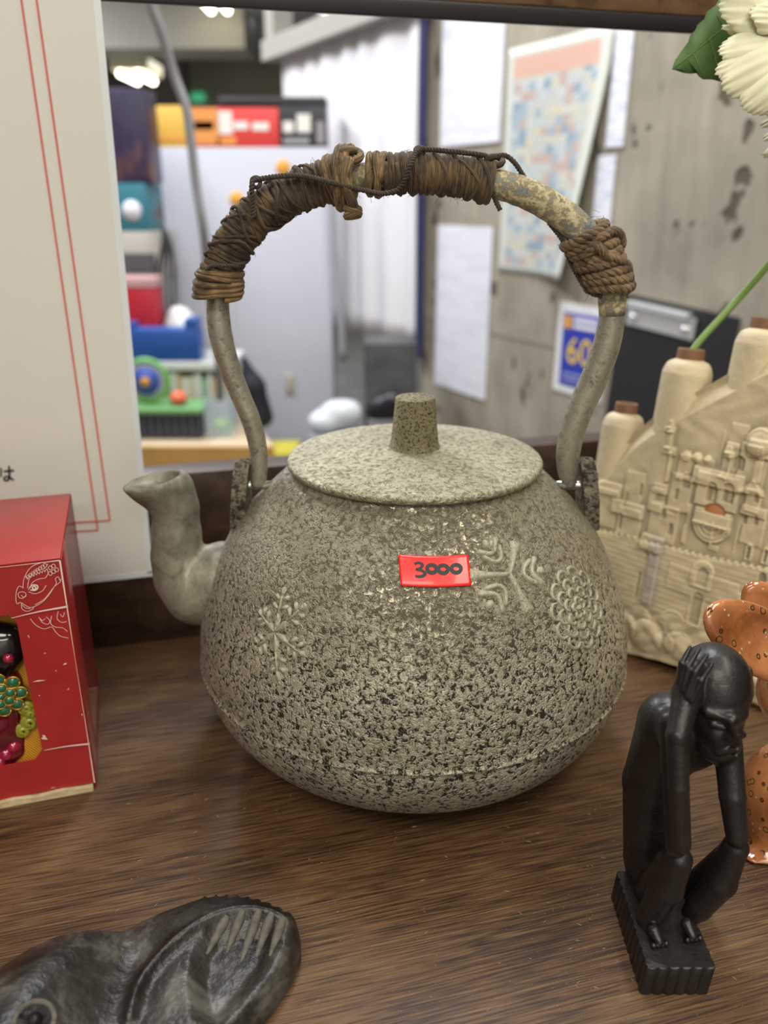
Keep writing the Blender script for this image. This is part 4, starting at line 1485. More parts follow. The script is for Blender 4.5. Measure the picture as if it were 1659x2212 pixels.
sp_ = [n2 - CU * .006, onP(1500, 752, n2, CN), onY(1580, 662, .105), onY(1659, 572, .10), onY(1760, 440, .09), onY(1830, 300, .075), onY(1810, 160, .062), onY(1740, 60, .058)]
V, F, U = tube(cr(sp_, 8), [.0021] * 57, 12)
mesh('stem', V, F, M_stem, flower)


def petal3(base, tip, wpx, Y0, Y1, curl=.004, fr=9, seed=0, ruff=.0014):
    rg = np.random.default_rng(seed)
    b = onY(*base, Y0); t = onY(*tip, Y1)
    ax = t - b; L_ = np.linalg.norm(ax); ax /= L_
    side = np.cross(ax, FW); side /= np.linalg.norm(side)
    nrm = np.cross(side, ax)
    if nrm.dot(FW) > 0: nrm = -nrm
    W = wpx * pxm(Y1, 200)
    ph = rg.random() * 6
    def f(u, v):
        # u along width -1..1, v from base to tip
        a = (u - .5) * 2
        wv = W / 2 * (.16 + .84 * np.sin(np.clip(v * 1.15, 0, 1) * pi / 2) ** .8) * (1 - .10 * np.clip(v - .85, 0, 1) / .15)
        tooth = np.abs(((u * fr + ph) % 1) - .5) * 2
        lv = v * L_ * (1 - .30 * a ** 2 * v) + v ** 14 * .0014 * (tooth - .4) + 0 * u
        z = curl * (np.sin(v * pi * .9)) - curl * .8 * a ** 2 * v + ruff * .8 * np.sin(a * 3.4 + ph) * v ** 2 + .00025 * np.sin(a * 16 + ph) * v
        return b + ax * lv[..., None] + side * (a * wv)[..., None] + nrm * z[..., None]
    V, F, U = grid(f, 64, 16)
    # normals ~ nrm
    Vs, Fs = slab(V, F, np.array([nrm] * len(V)), .0004)
    return mesh('petal', Vs, Fs, M_petal, flower)


pet = [((1735, 40), (1553, 10), 120, .052, .045, .004), ((1740, 30), (1600, -60), 150, .056, .052, .004), ((1745, 60), (1556, 62), 34, .054, .047, .002),
       ((1745, 90), (1588, 92), 90, .050, .050, .003), ((1750, 100), (1552, 118), 110, .050, .040, .006), ((1750, 110), (1545, 160), 90, .050, .036, .006),
       ((1750, 105), (1556, 190), 120, .046, .034, .006), ((1760, 110), (1600, 232), 130, .046, .033, .007), ((1770, 110), (1650, 255), 130, .046, .036, .007),
       ((1770, 120), (1700, 250), 130, .052, .045, .006), ((1790, 200), (1643, 275), 44, .058, .055, .003), ((1790, 230), (1648, 305), 44, .06, .057, .003), ((1800, 260), (1645, 340), 40, .062, .058, .003),
       ((1700, 60), (1620, 30), 70, .048, .040, .004), ((1760, 60), (1860, 20), 150, .052, .05, .004), ((1770, 100), (1870, 160), 150, .052, .05, .004), ((1760, 40), (1720, -90), 150, .056, .052, .004)]
for k, p in enumerate(pet):
    petal3(*p, seed=k, fr=max(4, int(p[2] / 11)))
V, F = lathe([(.0001, .012), (.004, .010), (.006, .003), (.005, -.006), (.0022, -.012)], onY(1745, 75, .056), 16)
mesh('calyx', V, F, M_stem, flower)


def leaf(outline, mid, Y, name='leaf'):
    O = np.array(outline, float)
    bm = bmesh.new()
    P = []
    a0 = onY(*mid[0], Y); a1 = onY(*mid[1], Y)
    ax = (a1 - a0) / np.linalg.norm(a1 - a0)
    pts = []
    for x, y in O:
        p = onY(x, y, Y)
        d = p - a0
        off = np.linalg.norm(d - ax * d.dot(ax))
        pts.append(p + np.array([0, -1, 0]) * (off * .35))
    mids = [a0 + (a1 - a0) * t for t in np.linspace(0, 1, 6)]
    # fan: each outline vertex connects to nearest midrib point
    V = np.array(pts + mids); n = len(pts); F = []
    near = [int(round(np.clip((p - a0).dot(ax) / np.linalg.norm(a1 - a0), 0, 1) * 5)) for p in pts]
    for i in range(n):
        k = (i + 1) % n
        if near[i] == near[k]: F.append((i, k, n + near[i]))
        else:
            F.append((i, k, n + near[k])); 
            lo_, hi_ = near[i], near[k]
            st = 1 if hi_ > lo_ else -1
            for q in range(lo_, hi_, st): F.append((i, n + q + st, n + q))
    nrm = np.array([[0, -1., 0]] * len(V))
    Vs, Fs = slab(V, F, nrm, .0005)
    lf = mesh(name, Vs, Fs, M_leaf, flower, smooth=True)
    mbv = MB()
    up_ = np.array([0, -.0004, 0])
    mbv.add(*tube([m + up_ for m in mids], .00028, 5))
    for t, q in ((.25, (1515, 90)), (.30, (1510, 160)), (.5, (1530, 60)), (.55, (1545, 165)), (.75, (1545, 35))):
        a = a0 + (a1 - a0) * t; b = onY(*q, Y); b = b + np.array([0, -1, 0]) * (np.linalg.norm(b - a0 - ax * (b - a0).dot(ax)) * .35)
        mbv.add(*tube([a + up_, (a + b) / 2 + up_ * 1.2, b + up_], .00018, 4))
    mbv.obj('vein', M_vein, lf)
ol = [(1556, -10), (1540, 15), (1522, 28), (1517, 44), (1503, 55), (1498, 68), (1488, 76), (1484, 92), (1470, 112), (1458, 130), (1452, 150), (1462, 152), (1474, 150), (1476, 159), (1490, 161), (1503, 159), (1505, 168), (1512, 174), (1530, 175), (1546, 180), (1556, 175), (1564, 168), (1580, 130), (1600, 80), (1604, 60), (1590, 10)]
leaf(ol, ((1453, 149), (1600, 30)), .062)

# ================================================================= STATUE
M_ebony = simple('dark_carved_wood', (.013, .011, .011), .40, coat=.06, noise=.35, nscale=120, bump=.00025, bscale=500)
def S(px, py, Y): return onY(px, py, Y)
q_ = .000165
def statue_f(X, Y, Z):
    def C(p, q, a, b): return cap_d(X, Y, Z, S(*p), S(*q), a * q_, b * q_)
    def G(p, q, a, b): return cap_d(X, Y, Z, onZ(p[0], p[1], zt_ + p[2]), onZ(q[0], q[1], zt_ + q[2]), a * q_, b * q_)
    D = C((1444, 1560, -.128), (1412, 1690, -.122), 66, 71)
    D = smin(D, C((1412, 1690, -.122), (1402, 1850, -.120), 71, 62), .001)
    D = smin(D, C((1402, 1850, -.120), (1402, 1935, -.128), 60, 52), .001)
    D = smin(D, C((1450, 1560, -.128), (1500, 1605, -.124), 52, 52), .006)      # chest / neck root
    D = smin(D, C((1500, 1600, -.124), (1535, 1560, -.128), 50, 48), .006)      # neck
    # legs
    D = smin(D, C((1398, 1950, -.130), (1448, 1870, -.148), 46, 36), .004)
    D = smin(D, C((1466, 1856, -.152), (1440, 1915, -.149), 30, 38), .002)
    D = smin(D, C((1440, 1915, -.149), (1398, 1985, -.147), 38, 26), .001)
    D = smin(D, C((1420, 1940, -.122), (1500, 1935, -.130), 46, 42), .006)
    D = smin(D, C((1500, 1930, -.132), (1590, 1828, -.146), 42, 25), .004)
    D = smin(D, C((1588, 1832, -.147), (1558, 1905, -.146), 27, 34), .002)
    D = smin(D, C((1558, 1905, -.146), (1510, 1958, -.144), 34, 30), .001)
    D = smin(D, C((1510, 1958, -.144), (1486, 1985, -.144), 30, 20), .001)
    # feet on the block
    D = smin(D, G((1412, 2010, .0035), (1424, 2034, .0018), 14, 10), .002)
    D = smin(D, G((1484, 1996, .0035), (1496, 2022, .0018), 14, 10), .002)
    # upper arms
    D = smin(D, C((1450, 1562, -.138), (1452, 1700, -.146), 28, 21), .003)
    D = smin(D, C((1452, 1700, -.146), (1460, 1830, -.154), 21, 22), .0006)
    D = smin(D, C((1572, 1600, -.120), (1598, 1800, -.138), 22, 20), .003)
    # head
    H = ell_d(X, Y, Z, S(1541, 1470, -.131), (.0126, .0134, .0138))
    H = smin(H, C((1545, 1500, -.134), (1553, 1594, -.1385), 70, 46), .004)
    H = smin(H, C((1550, 1612, -.139), (1556, 1632, -.139), 38, 24), .004)       # chin
    H = smin(H, C((1528, 1540, -.1445), (1576, 1556, -.1480), 7, 9), .0030)      # brow
    H = smin(H, C((1586, 1555, -.1478), (1606, 1545, -.1430), 9, 7), .0030)
    H = smin(H, C((1580, 1558, -.1475), (1592, 1584, -.1485), 8, 13), .0030)     # nose
    H = smin(H, C((1576, 1591, -.1474), (1604, 1587, -.1455), 9, 8), .0022)
    H = smin(H, C((1546, 1588, -.1440), (1556, 1598, -.1445), 14, 12), .004)     # cheek
    H = smin(H, C((1552, 1626, -.1460), (1592, 1619, -.1485), 6, 7), .0012)      # lips
    H = smin(H, C((1558, 1639, -.1452), (1590, 1632, -.1475), 6.5, 6.5), .0012)
    H = smax(H, -C((1540, 1560, -.1478), (1566, 1568, -.1492), 8, 7), .0014)     # eye socket
    H = smax(H, -C((1592, 1564, -.1495), (1606, 1556, -.1465), 6, 5), .0012)
    H = smin(H, C((1540, 1564, -.1448), (1562, 1571, -.1465), 8, 7), .0006)      # lowered lid
    H = smax(H, -C((1554, 1632, -.1478), (1592, 1626, -.1500), 1.8, 1.8), .0005)
    H = smin(H, ell_d(X, Y, Z, S(1615, 1463, -.129), (.0014, .0028, .0046)), .0008)
    D = smin(D, H, .0026)
    # forearms
    A = C((1484, 1500, -.1405), (1464, 1590, -.151), 29, 24)
    A = smin(A, C((1464, 1590, -.151), (1466, 1700, -.156), 24, 21), .0006)
    A = smin(A, C((1466, 1700, -.156), (1470, 1822, -.158), 21, 22), .0006)
    B = C((1572, 1605, -.136), (1582, 1720, -.144), 31, 28)
    B = smin(B, C((1582, 1720, -.144), (1592, 1806, -.148), 28, 24), .0006)
    # hand and fingers on the temple
    A = smin(A, C((1484, 1496, -.1395), (1496, 1448, -.1375), 30, 27), .002)
    for (a, b, c, r) in (((1494, 1512, -.1472), (1514, 1470, -.1468), (1538, 1434, -.1452), 6.2), ((1483, 1502, -.1466), (1501, 1452, -.1456), (1527, 1415, -.1436), 6.4), ((1474, 1490, -.1452), (1486, 1440, -.1438), (1510, 1402, -.1414), 6.4), ((1467, 1476, -.1432), (1473, 1432, -.1412), (1491, 1398, -.1386), 6.0)):
        A = smin(A, C(a, b, r * 1.15, r * 1.1), .0010)
        A = smin(A, C(b, c, r * 1.1, r * .75), .0006)
    for (a, b) in (((1612, 1470, -.127), (1600, 1440, -.126)), ((1612, 1490, -.126), (1598, 1420, -.124))):
        B = smin(B, C(a, b, 7, 6), .001)
    D = smin(D, A, .0008)
    D = smin(D, B, .0010)
    # carved creases at the elbows
    D = smax(D, -C((1446, 1840, -.166), (1496, 1846, -.160), 2.0, 2.0), .0006)
    D = smax(D, -C((1562, 1818, -.156), (1616, 1824, -.152), 2.0, 2.0), .0006)
    return D
sb0 = onZ(1382, 2149); sb1 = onZ(1523, 2143); sb3 = onZ(1312, 1934)
zt_ = onY(1384, 2092, sb0[1])[2]
statue = empty('carved_figure', ((sb0[0] + sb1[0]) / 2, (sb0[1] + sb3[1]) / 2, 0), 'small black wooden carving of a seated person holding their bowed head, on a fluted block', 'figurine')
V, F = nets(statue_f, (.075, -.172, zt_ - .003), (.150, -.095, .136), .00048)
keep = V[:, 2] > -1
mesh('seated_figure', V, F, M_ebony, statue)
# fluted base
x0, x1, y0, y1 = sb0[0] + .0002, sb1[0] + .0006, sb0[1], sb3[1]
x1b = onZ(1550, 2076, zt_)[0]
loop = []
def flute(p, q, n, nrm, amp=.0007):
    p = np.array(p, float); q = np.array(q, float)
    m = n * 8
    for k in range(m):
        t = k / m
        a = amp * (abs(math.sin(pi * n * t)) ** .6 - .6)
        loop.append(p + (q - p) * t + np.array(nrm) * a)
flute((x0, y0), (x1, y0), 6, (0, -1)); flute((x1, y0), (x1, y1), 10, (1, 0)); flute((x1, y1), (x0 + .001, y1), 6, (0, 1)); flute((x0 + .001, y1), (x0, y0), 11, (-1, 0))
loop = np.array(loop); n = len(loop); cen = loop.mean(0)
V = []; lv = [(0, .99), (.0004, 1.0), (zt_ * .5, 1.0), (zt_ - .0004, 1.0), (zt_, .985)]
for z, s in lv:
    for k_, p in enumerate(loop):
        pp = cen + (p - cen) * s
        V.append((pp[0] + (z / zt_) * .0012, pp[1], z))
F = [(r * n + i, r * n + (i + 1) % n, (r + 1) * n + (i + 1) % n, (r + 1) * n + i) for r in range(len(lv) - 1) for i in range(n)]
F += [tuple(range(n))[::-1], tuple((len(lv) - 1) * n + i for i in range(n))]
mesh('fluted_base', V, F, M_ebony, statue, smooth=True, sharp=50)
# toes
mb = MB()
for fx, fy in ((1426, 2042), (1499, 2030)):
    for k in range(4):
        p = onZ(fx - 14 + k * 9, fy - k * 1.5, zt_ + .001)
        V, F = lathe([(.0001, -.001), (.0010, -.0006), (.0012, 0), (.0009, .0007), (.0001, .001)], p, 10)
        mb.add(V, F)
mb.obj('toe_row', M_ebony, statue)
# ================================================================= CARVED FISH (foreground)
def stone_mat():
    m, nt, b, N, L = newmat('dark_carved_stone')
    tc = N.new('ShaderNodeTexCoord').outputs['Object']
    a = noise(N, L, tc, 45, 6, .65, .4)
    r = ramp(N, [(.38, (.010, .009, .008)), (.52, (.030, .028, .025)), (.66, (.12, .115, .10))])
    L.new(a, r.inputs[0]); L.new(r.outputs[0], b.inputs['Base Color'])
    b.inputs['Roughness'].default_value = .36
    bp = N.new('ShaderNodeBump'); bp.inputs['Distance'].default_value = .0006
    L.new(noise(N, L, tc, 260, 3), bp.inputs['Height']); L.new(bp.outputs[0], b.inputs['Normal'])
    return m
M_stone = stone_mat()
M_scrape = simple('scraped_stone', (.12, .11, .092), .75, noise=.3, nscale=300, bump=.0004, bscale=600)
def W(px, py, z): return onZ(px, py, z)
OUTL = [(-260, 2420), (-120, 2240), (-40, 2150), (0, 2118), (60, 2080), (130, 2044), (200, 2020), (262, 2010), (300, 1988), (350, 1966), (400, 1950), (430, 1940)]
for k in range(9):      # toothed rim
    t = k / 8
    x = 436 + 188 * t; y = 1932 - 14 * math.sin(t * 2.0 + .35) + 44 * t ** 2.2
    OUTL += [(x, y - 3), (x + 15, y + 1 + 5 * t), (x + 19, y + 9 + 6 * t)]
OUTL += [(648, 2000), (650, 2040), (632, 2085), (600, 2135), (560, 2185), (515, 2235), (430, 2330), (300, 2430), (60, 2600), (-200, 2700), (-320, 2560)]
OW = np.array([W(x, y, .011)[:2] for x, y in OUTL])
CREST = np.array([W(x, y, .019)[:2] for x, y in ((280, 2190), (300, 2120), (335, 2070), (385, 2025), (445, 1985), (500, 1966), (560, 1962), (625, 1980))])
CREST = cr(CREST, 6)
def seg_d(px_, py_, A, B):
    d = B - A; L_ = d.dot(d) + 1e-12
    t = np.clip(((px_ - A[0]) * d[0] + (py_ - A[1]) * d[1]) / L_, 0, 1)
    return np.hypot(px_ - A[0] - t * d[0], py_ - A[1] - t * d[1])
def poly_d(x, y, P):
    D = np.full(x.shape, 9., np.float32); ins = np.zeros(x.shape, bool)
    for i in range(len(P)):
        A, B = P[i], P[(i + 1) % len(P)]
        D = np.minimum(D, seg_d(x, y, A, B))
        c = ((A[1] > y) != (B[1] > y)) & (x < (B[0] - A[0]) * (y - A[1]) / (B[1] - A[1] + 1e-12) + A[0])
        ins ^= c
    return np.where(ins, -D, D)
HOL = np.array([W(x, y, .017)[:2] for x, y in ((400, 2120), (412, 2050), (450, 2000), (520, 1978), (590, 1985), (618, 2020), (590, 2090), (530, 2160), (470, 2230), (410, 2200))])
NTC = W(262, 2060, .018)[:2]
def fish_h(x, y):
    d = -poly_d(x, y, OW)
    bodyw = np.clip((NTC[0] + .012 - x) / .045, 0, 1); bodyw = bodyw * bodyw * (3 - 2 * bodyw)
    H0 = .0175 + .018 * bodyw
    wd = .016 + .024 * bodyw
    q = np.clip(d / wd, 0, 1)
    h = .009 + (H0 - .009) * np.sqrt(np.clip(1 - (1 - q) ** 2, 0, 1))
    c = np.min([seg_d(x, y, CREST[i], CREST[i + 1]) for i in range(len(CREST) - 1)], axis=0)
    h = h + .0035 * np.exp(-(c / .0024) ** 2) * (1 - .6 * bodyw)
    hol = -poly_d(x, y, HOL)
    h = h - .0048 * np.clip(hol / .007, 0, 1) ** 1.2 * (1 - bodyw)
    nk = np.hypot((x - NTC[0]) / .011, (y - NTC[1]) / .020)
    h = h - .0035 * np.exp(-nk ** 2)
    return d, h
def fish_f(X, Y, Z):
    if X.ndim == 3:
        d, h = fish_h(X[:, :, 0], Y[:, :, 0]); d = d[:, :, None]; h = h[:, :, None]
    else:
        d, h = fish_h(X, Y)
    D = smax(-d + 0 * Z, (Z - h) * .8, .0055)
    return smax(D, .0004 - Z, .003)
V, F = nets(fish_f, (-.215, -.245, -.001), (-.012, -.10, .045), .0010)
fish = empty('stone_fish', (-.11, -.19, 0), 'dark carved stone fish with ring eye and grooved fan tail, cut off at lower left', 'sculpture')
mesh('fish_body', V, F, M_stone, fish)
def surf_z(x, y, lo=.001, hi=.05):
    zs_ = np.linspace(hi, lo, 160)
    d = fish_f(np.full(160, x), np.full(160, y), zs_)
    k = np.argmax(d < 0)
    return zs_[k]
def fish_hit(px, py):
    z = .02
    for _ in range(12):
        p = W(px, py, z); z = z * .5 + .5 * surf_z(p[0], p[1])
    return W(px, py, z)
for (a, b) in (((492, 1978), (446, 2062)), ((525, 1964), (490, 2058)), ((561, 1964), (520, 2080)), ((588, 1970), (553, 2068)), ((613, 1980), (583, 2066))):
    P = [fish_hit(a[0] + (b[0] - a[0]) * t, a[1] + (b[1] - a[1]) * t) for t in np.linspace(0, 1, 7)]
    V, F, U = tube(P, [.0010, .0019, .0020, .0018, .0015, .0011, .0005], 8)
    mesh('tail_ridge', V, F, M_scrape, fish)
c = fish_hit(74, 2205)
a = np.linspace(0, 2 * pi, 30)
e1 = RT; nrm_ = -ray(74, 2205); nrm_ /= np.linalg.norm(nrm_); e2 = np.cross(nrm_, e1); e2 /= np.linalg.norm(e2)
V, F, U = tube(c + nrm_ * .0030 + e1 * (np.cos(a) * .0062)[:, None] + e2 * (np.sin(a) * .0052)[:, None], .0009, 8)
mesh('eye_ring', V, F, M_scrape, fish)
V, F = lathe([(.0001, .0028), (.0018, .0022), (.0026, -.001)], c, 16, axis=nrm_)
mesh('eye', V, F, M_stone, fish)

# ================================================================= ORANGE CERAMIC ANIMAL
def glaze_mat():
    m, nt, b, N, L = newmat('speckled_orange_glaze')
    tc = N.new('ShaderNodeTexCoord').outputs['Object']
    a = noise(N, L, tc, 40, 5, .6)
    r = ramp(N, [(.35, (.24, .075, .02)), (.6, (.52, .20, .075))]); L.new(a, r.inputs[0])
    vo = N.new('ShaderNodeTexVoronoi'); vo.inputs['Scale'].default_value = 190; L.new(tc, vo.inputs['Vector'])
    rv = ramp(N, [(.16, (.95, 1.25, .9)), (.24, (.02, .015, .008)), (.31, (1, 1, 1))]); L.new(vo.outputs['Distance'], rv.inputs[0])
    sel = ramp(N, [(.45, (0,) * 3), (.5, (1,) * 3)]); L.new(noise(N, L, tc, 95, 1), sel.inputs[0])
    col = mixc(N, L, sel.outputs[0], r.outputs[0], mixc(N, L, 1.0, r.outputs[0], rv.outputs[0], 'MULTIPLY'))
    vw = N.new('ShaderNodeTexVoronoi'); vw.inputs['Scale'].default_value = 260; L.new(tc, vw.inputs['Vector'])
    rw = ramp(N, [(.10, (1,) * 3), (.15, (0,) * 3)]); L.new(vw.outputs['Distance'], rw.inputs[0])
    col = mixc(N, L, rw.outputs[0], col, (.55, .50, .30))
    L.new(col, b.inputs['Base Color']); b.inputs['Roughness'].default_value = .16; b.inputs['Coat Weight'].default_value = .8
    b.inputs['Coat Roughness'].default_value = .05
    bp = N.new('ShaderNodeBump'); bp.inputs['Distance'].default_value = .0006
    L.new(noise(N, L, tc, 150, 2), bp.inputs['Height']); L.new(bp.outputs[0], b.inputs['Normal'])
    return m
M_glaze = glaze_mat()
hd = onY(1745, 1500, -.095)
bdy = onY(1712, 1735, -.085)
M_in = None
def rab_f(X, Y, Z):
    def C(p, q, a, b): return cap_d(X, Y, Z, onY(*p), onY(*q), a, b)
    D = ell_d(X, Y, Z, bdy, (.0235, .025, .030))
    D = smin(D, ell_d(X, Y, Z, hd, (.0195, .020, .0185)), .008)
    D = smin(D, C((1660, 1850, -.098), (1622, 1872, -.103), .010, .0065), .006)       # front paw
    D = smin(D, C((1700, 1900, -.104), (1680, 1945, -.118), .012, .0085), .006)
    D = smin(D, C((1760, 1900, -.09), (1780, 1920, -.110), .012, .010), .006)
    D = smin(D, C((1830, 1480, -.10), (1860, 1500, -.112), .007, .005), .006)
    return smax(D, .0004 - Z, .001)
lo = np.minimum(bdy, hd) - np.array([.045, .045, .06]); hi = np.maximum(bdy, hd) + np.array([.045, .035, .03]); lo[2] = -.001
V, F = nets(rab_f, lo, hi, .0013)
rab = empty('ceramic_animal', (bdy[0], bdy[1], 0), 'glossy speckled orange ceramic animal with long ears, at the right edge', 'figurine')
mesh('animal_body', V, F, M_glaze, rab)
def ear(base, tip, wpx, hollow, Y0, Y1, roll=0):
    b = onY(*base, Y0); t = onY(*tip, Y1)
    ax = t - b; L_ = np.linalg.norm(ax); ax /= L_
    side = np.cross(ax, FW); side /= np.linalg.norm(side)
    nrm = np.cross(side, ax)
    if nrm.dot(FW) > 0: nrm = -nrm
    side, nrm = side * math.cos(roll) + nrm * math.sin(roll), nrm * math.cos(roll) - side * math.sin(roll)
    W_ = wpx * pxm(Y1, 1400) / 2
    M_ = [ax, side, nrm]
    c = (b + t) / 2
    def f(X, Y, Z):
        D = ell_d(X, Y, Z, c, (L_ / 2, W_, .0050), M_)
        h = ell_d(X, Y, Z, c + nrm * .0052, (L_ / 2 * .90, W_ * .78, .0052), M_)
        return smax(D, -h, .0014)
    rr = L_ / 2 + .004
    V, F = nets(f, c - rr, c + rr, .0009)
    return mesh('ear', V, F, M_glaze, rab)
ear((1765, 1452), (1522, 1322), 150, 1, -.098, -.106, .15)
ear((1752, 1420), (1612, 1262), 105, 1, -.080, -.078, -.1)

# ================================================================= DUST
mb = MB()
M_dust = simple('pale_dust', (.55, .48, .36), .8)
for k in range(460):
    px = rng.uniform(240, 1640); py = rng.uniform(1690, 2200)
    if k % 3 == 0: px = rng.normal(1330, 90); py = rng.uniform(1650, 2150)
    p = onZ(px, py, .0002)
    if math.hypot(p[0] - KX, p[1]) < .07: continue
    a = rng.uniform(0, pi); L_ = rng.uniform(.0004, .0032) if rng.random() < .35 else rng.uniform(.0001, .0004)
    d = np.array([math.cos(a), math.sin(a), 0]) * L_ / 2; n_ = np.array([-math.sin(a), math.cos(a), 0]) * .00007
    if L_ < .0005: n_ = n_ * 1.8
    z = np.array([0, 0, .0002])
    mb.add([p - d, p + n_, p + d, p - n_, p + z], [(0, 3, 4), (3, 2, 4), (2, 1, 4), (1, 0, 4)])
tag(mb.obj('dust_specks', M_dust, smooth=False), 'pale dust specks and lint scattered on the brown shelf', 'dust', kind='stuff')

# ================================================================= BACKGROUND ROOM
def wall_rect(px0, py0, px1, py1, th, off=0):
    a = wallp(px0, py0); b = wallp(px1, py1)
    s0, s1 = np.dot(a - WP, WD), np.dot(b - WP, WD)
    return min(s0, s1), max(s0, s1), min(a[2], b[2]), max(a[2], b[2])
def wallbox(name, s0, s1, z0, z1, th, mat, parent=None, off=0.0, bev=0, tilt=0):
    V, F = boxc((-(s1 - s0) / 2, 0, -(z1 - z0) / 2), ((s1 - s0) / 2, th, (z1 - z0) / 2), bev)
    if tilt:
        x = V[:, 0] * math.cos(tilt) - V[:, 2] * math.sin(tilt); z = V[:, 0] * math.sin(tilt) + V[:, 2] * math.cos(tilt)
        V = np.stack([x, V[:, 1], z], -1)
    o = WP + WD * (s0 + s1) / 2 + UZ * (z0 + z1) / 2 + WN * off
    return mesh(name, o + V[:, :1] * WD + V[:, 1:2] * WN + V[:, 2:] * UZ, F, mat, parent, smooth=False)
def lines_mat(name, base, ink, scale):
    m, nt, b, N, L = newmat(name)
    tc = N.new('ShaderNodeTexCoord').outputs['Object']
    a = noise(N, L, mapping(N, L, tc, (scale * .5, scale * .5, scale * 3)), 1.0, 2)
    r = ramp(N, [(.42, ink), (.5, base)]); L.new(a, r.inputs[0]); L.new(r.outputs[0], b.inputs['Base Color'])
    b.inputs['Roughness'].default_value = .6
    return m
M_list = lines_mat('printed_list_paper', (.80, .80, .86), (.74, .74, .81), 16)
s0, s1, _, _ = wall_rect(955, 300, 1082, 300, 0); z1 = wallp(1020, 25)[2]; z0 = wallp(1020, 312)[2]
tag(wallbox('notice_sheet', s0, s1, z0, z1 + .02, .004, M_list, off=.001), 'upper white notice sheet hanging on the concrete wall', 'paper')
s0, s1, _, _ = wall_rect(948, 500, 1066, 500, 0); z1 = wallp(1005, 488)[2]; z0 = wallp(1005, 850)[2]
tag(wallbox('notice_sheet', s0, s1, z0, z1, .002, M_list, off=.001), 'lower white notice sheet pinned on the concrete wall', 'paper')
# calendar poster with curled edge
def cal_mat():
    m, nt, b, N, L = newmat('pastel_printed_grid')
    t = N.new('ShaderNodeTexCoord')
    v = mapping(N, L, t.outputs['UV'], (13, 26, 1))
    fl = N.new('ShaderNodeVectorMath'); fl.operation = 'FLOOR'; L.new(v, fl.inputs[0])
    wn = N.new('ShaderNodeTexWhiteNoise'); wn.noise_dimensions = '2D'; L.new(fl.outputs[0], wn.inputs['Vector'])
    r = ramp(N, [(0, (.55, .60, .60)), (.3, (.62, .60, .48)), (.48, (.30, .42, .52)), (.6, (.58, .36, .30)), (.7, (.70, .62, .42)), (.8, (.16, .30, .42)), (.9, (.62, .64, .62))], 'CONSTANT')
    L.new(wn.outputs['Value'], r.inputs[0])
    nz_ = noise(N, L, mapping(N, L, t.outputs['UV'], (60, 30, 1)), 1.0, 3)
    rn = ramp(N, [(.35, (.72, .72, .74)), (.55, (1, 1, 1))]); L.new(nz_, rn.inputs[0])
    col = mixc(N, L, 1.0, r.outputs[0], rn.outputs[0], 'MULTIPLY')
    col = mixc(N, L, .30, col, (.56, .58, .54))
    # border and header bands
    sp2 = N.new('ShaderNodeSeparateXYZ'); L.new(t.outputs['UV'], sp2.inputs[0])
    hb = ramp(N, [(0, (1,) * 3), (.035, (0,) * 3), (.865, (.5,) * 3), (.955, (1,) * 3)], 'CONSTANT'); L.new(sp2.outputs['Y'], hb.inputs[0])
    hc = ramp(N, [(.0, (.66, .68, .62)), (.80, (.68, .42, .32)), (.955, (.60, .63, .56))], 'CONSTANT'); L.new(sp2.outputs['Y'], hc.inputs[0])
    hbb = ramp(N, [(0, (1,) * 3), (.035, (0,) * 3), (.865, (1,) * 3)], 'CONSTANT'); L.new(sp2.outputs['Y'], hbb.inputs[0])
    col = mixc(N, L, hbb.outputs[0], col, hc.outputs[0])
    ex = ramp(N, [(0, (1,) * 3), (.06, (0,) * 3), (.90, (1,) * 3)], 'CONSTANT'); L.new(sp2.outputs['X'], ex.inputs[0])
    col = mixc(N, L, ex.outputs[0], col, (.66, .68, .60))
    L.new(col, b.inputs['Base Color']); b.inputs['Roughness'].default_value = .45
    return m
ca, cb = wallp(1092, 300), wallp(1312, 300)
sA_, sB_ = np.dot(ca - WP, WD), np.dot(cb - WP, WD)     # sA_ far (left), sB_ near (right)
zc0 = wallp(1110, 590)[2]; zc1 = wallp(1110, 105)[2] 
zc1r = zc1
def calf(u, v):
    s = sA_ + (sB_ - sA_) * u
    z = zc0 + (zc1 - zc0) * v
    lift = .002 + .075 * np.clip(u - .35, 0, 1) ** 2 * np.clip(1.0 - v, 0, 1) ** 1.2 + .008 * np.clip(u - .5, 0, 1)
    s = s + np.clip(u - .3, 0, 1) ** 1.3 * np.clip(.85 - v, 0, 1) * .10
    return WP + WD * s[..., None] + UZ * z[..., None] + WN * lift[..., None]
V, F, U = grid(calf, 30, 30)
Vs, Fs = slab(V, F, np.array([WN] * len(V)), .0008)
cal = mesh('wall_calendar', Vs, [f[::-1] for f in Fs], cal_mat(), uv=np.vstack([U, U]))
tag(cal, 'faded pastel printed wall poster with curling right edge', 'poster')
M_strip = lines_mat('receipt_paper', (.82, .83, .88), (.66, .69, .80), 40)
s0, s1, _, _ = wall_rect(1322, 200, 1360, 200, 0)
tag(wallbox('paper_strip', s0, s1, wallp(1330, 318)[2], wallp(1340, 60)[2], .003, M_strip, off=.001), 'upper narrow printed paper strip on the concrete wall', 'paper')
s0, s1, _, _ = wall_rect(1290, 400, 1328, 400, 0)
tag(wallbox('paper_strip', s0, s1, wallp(1300, 500)[2], wallp(1310, 335)[2], .003, M_strip, off=.001), 'lower narrow printed paper strip on the concrete wall', 'paper')
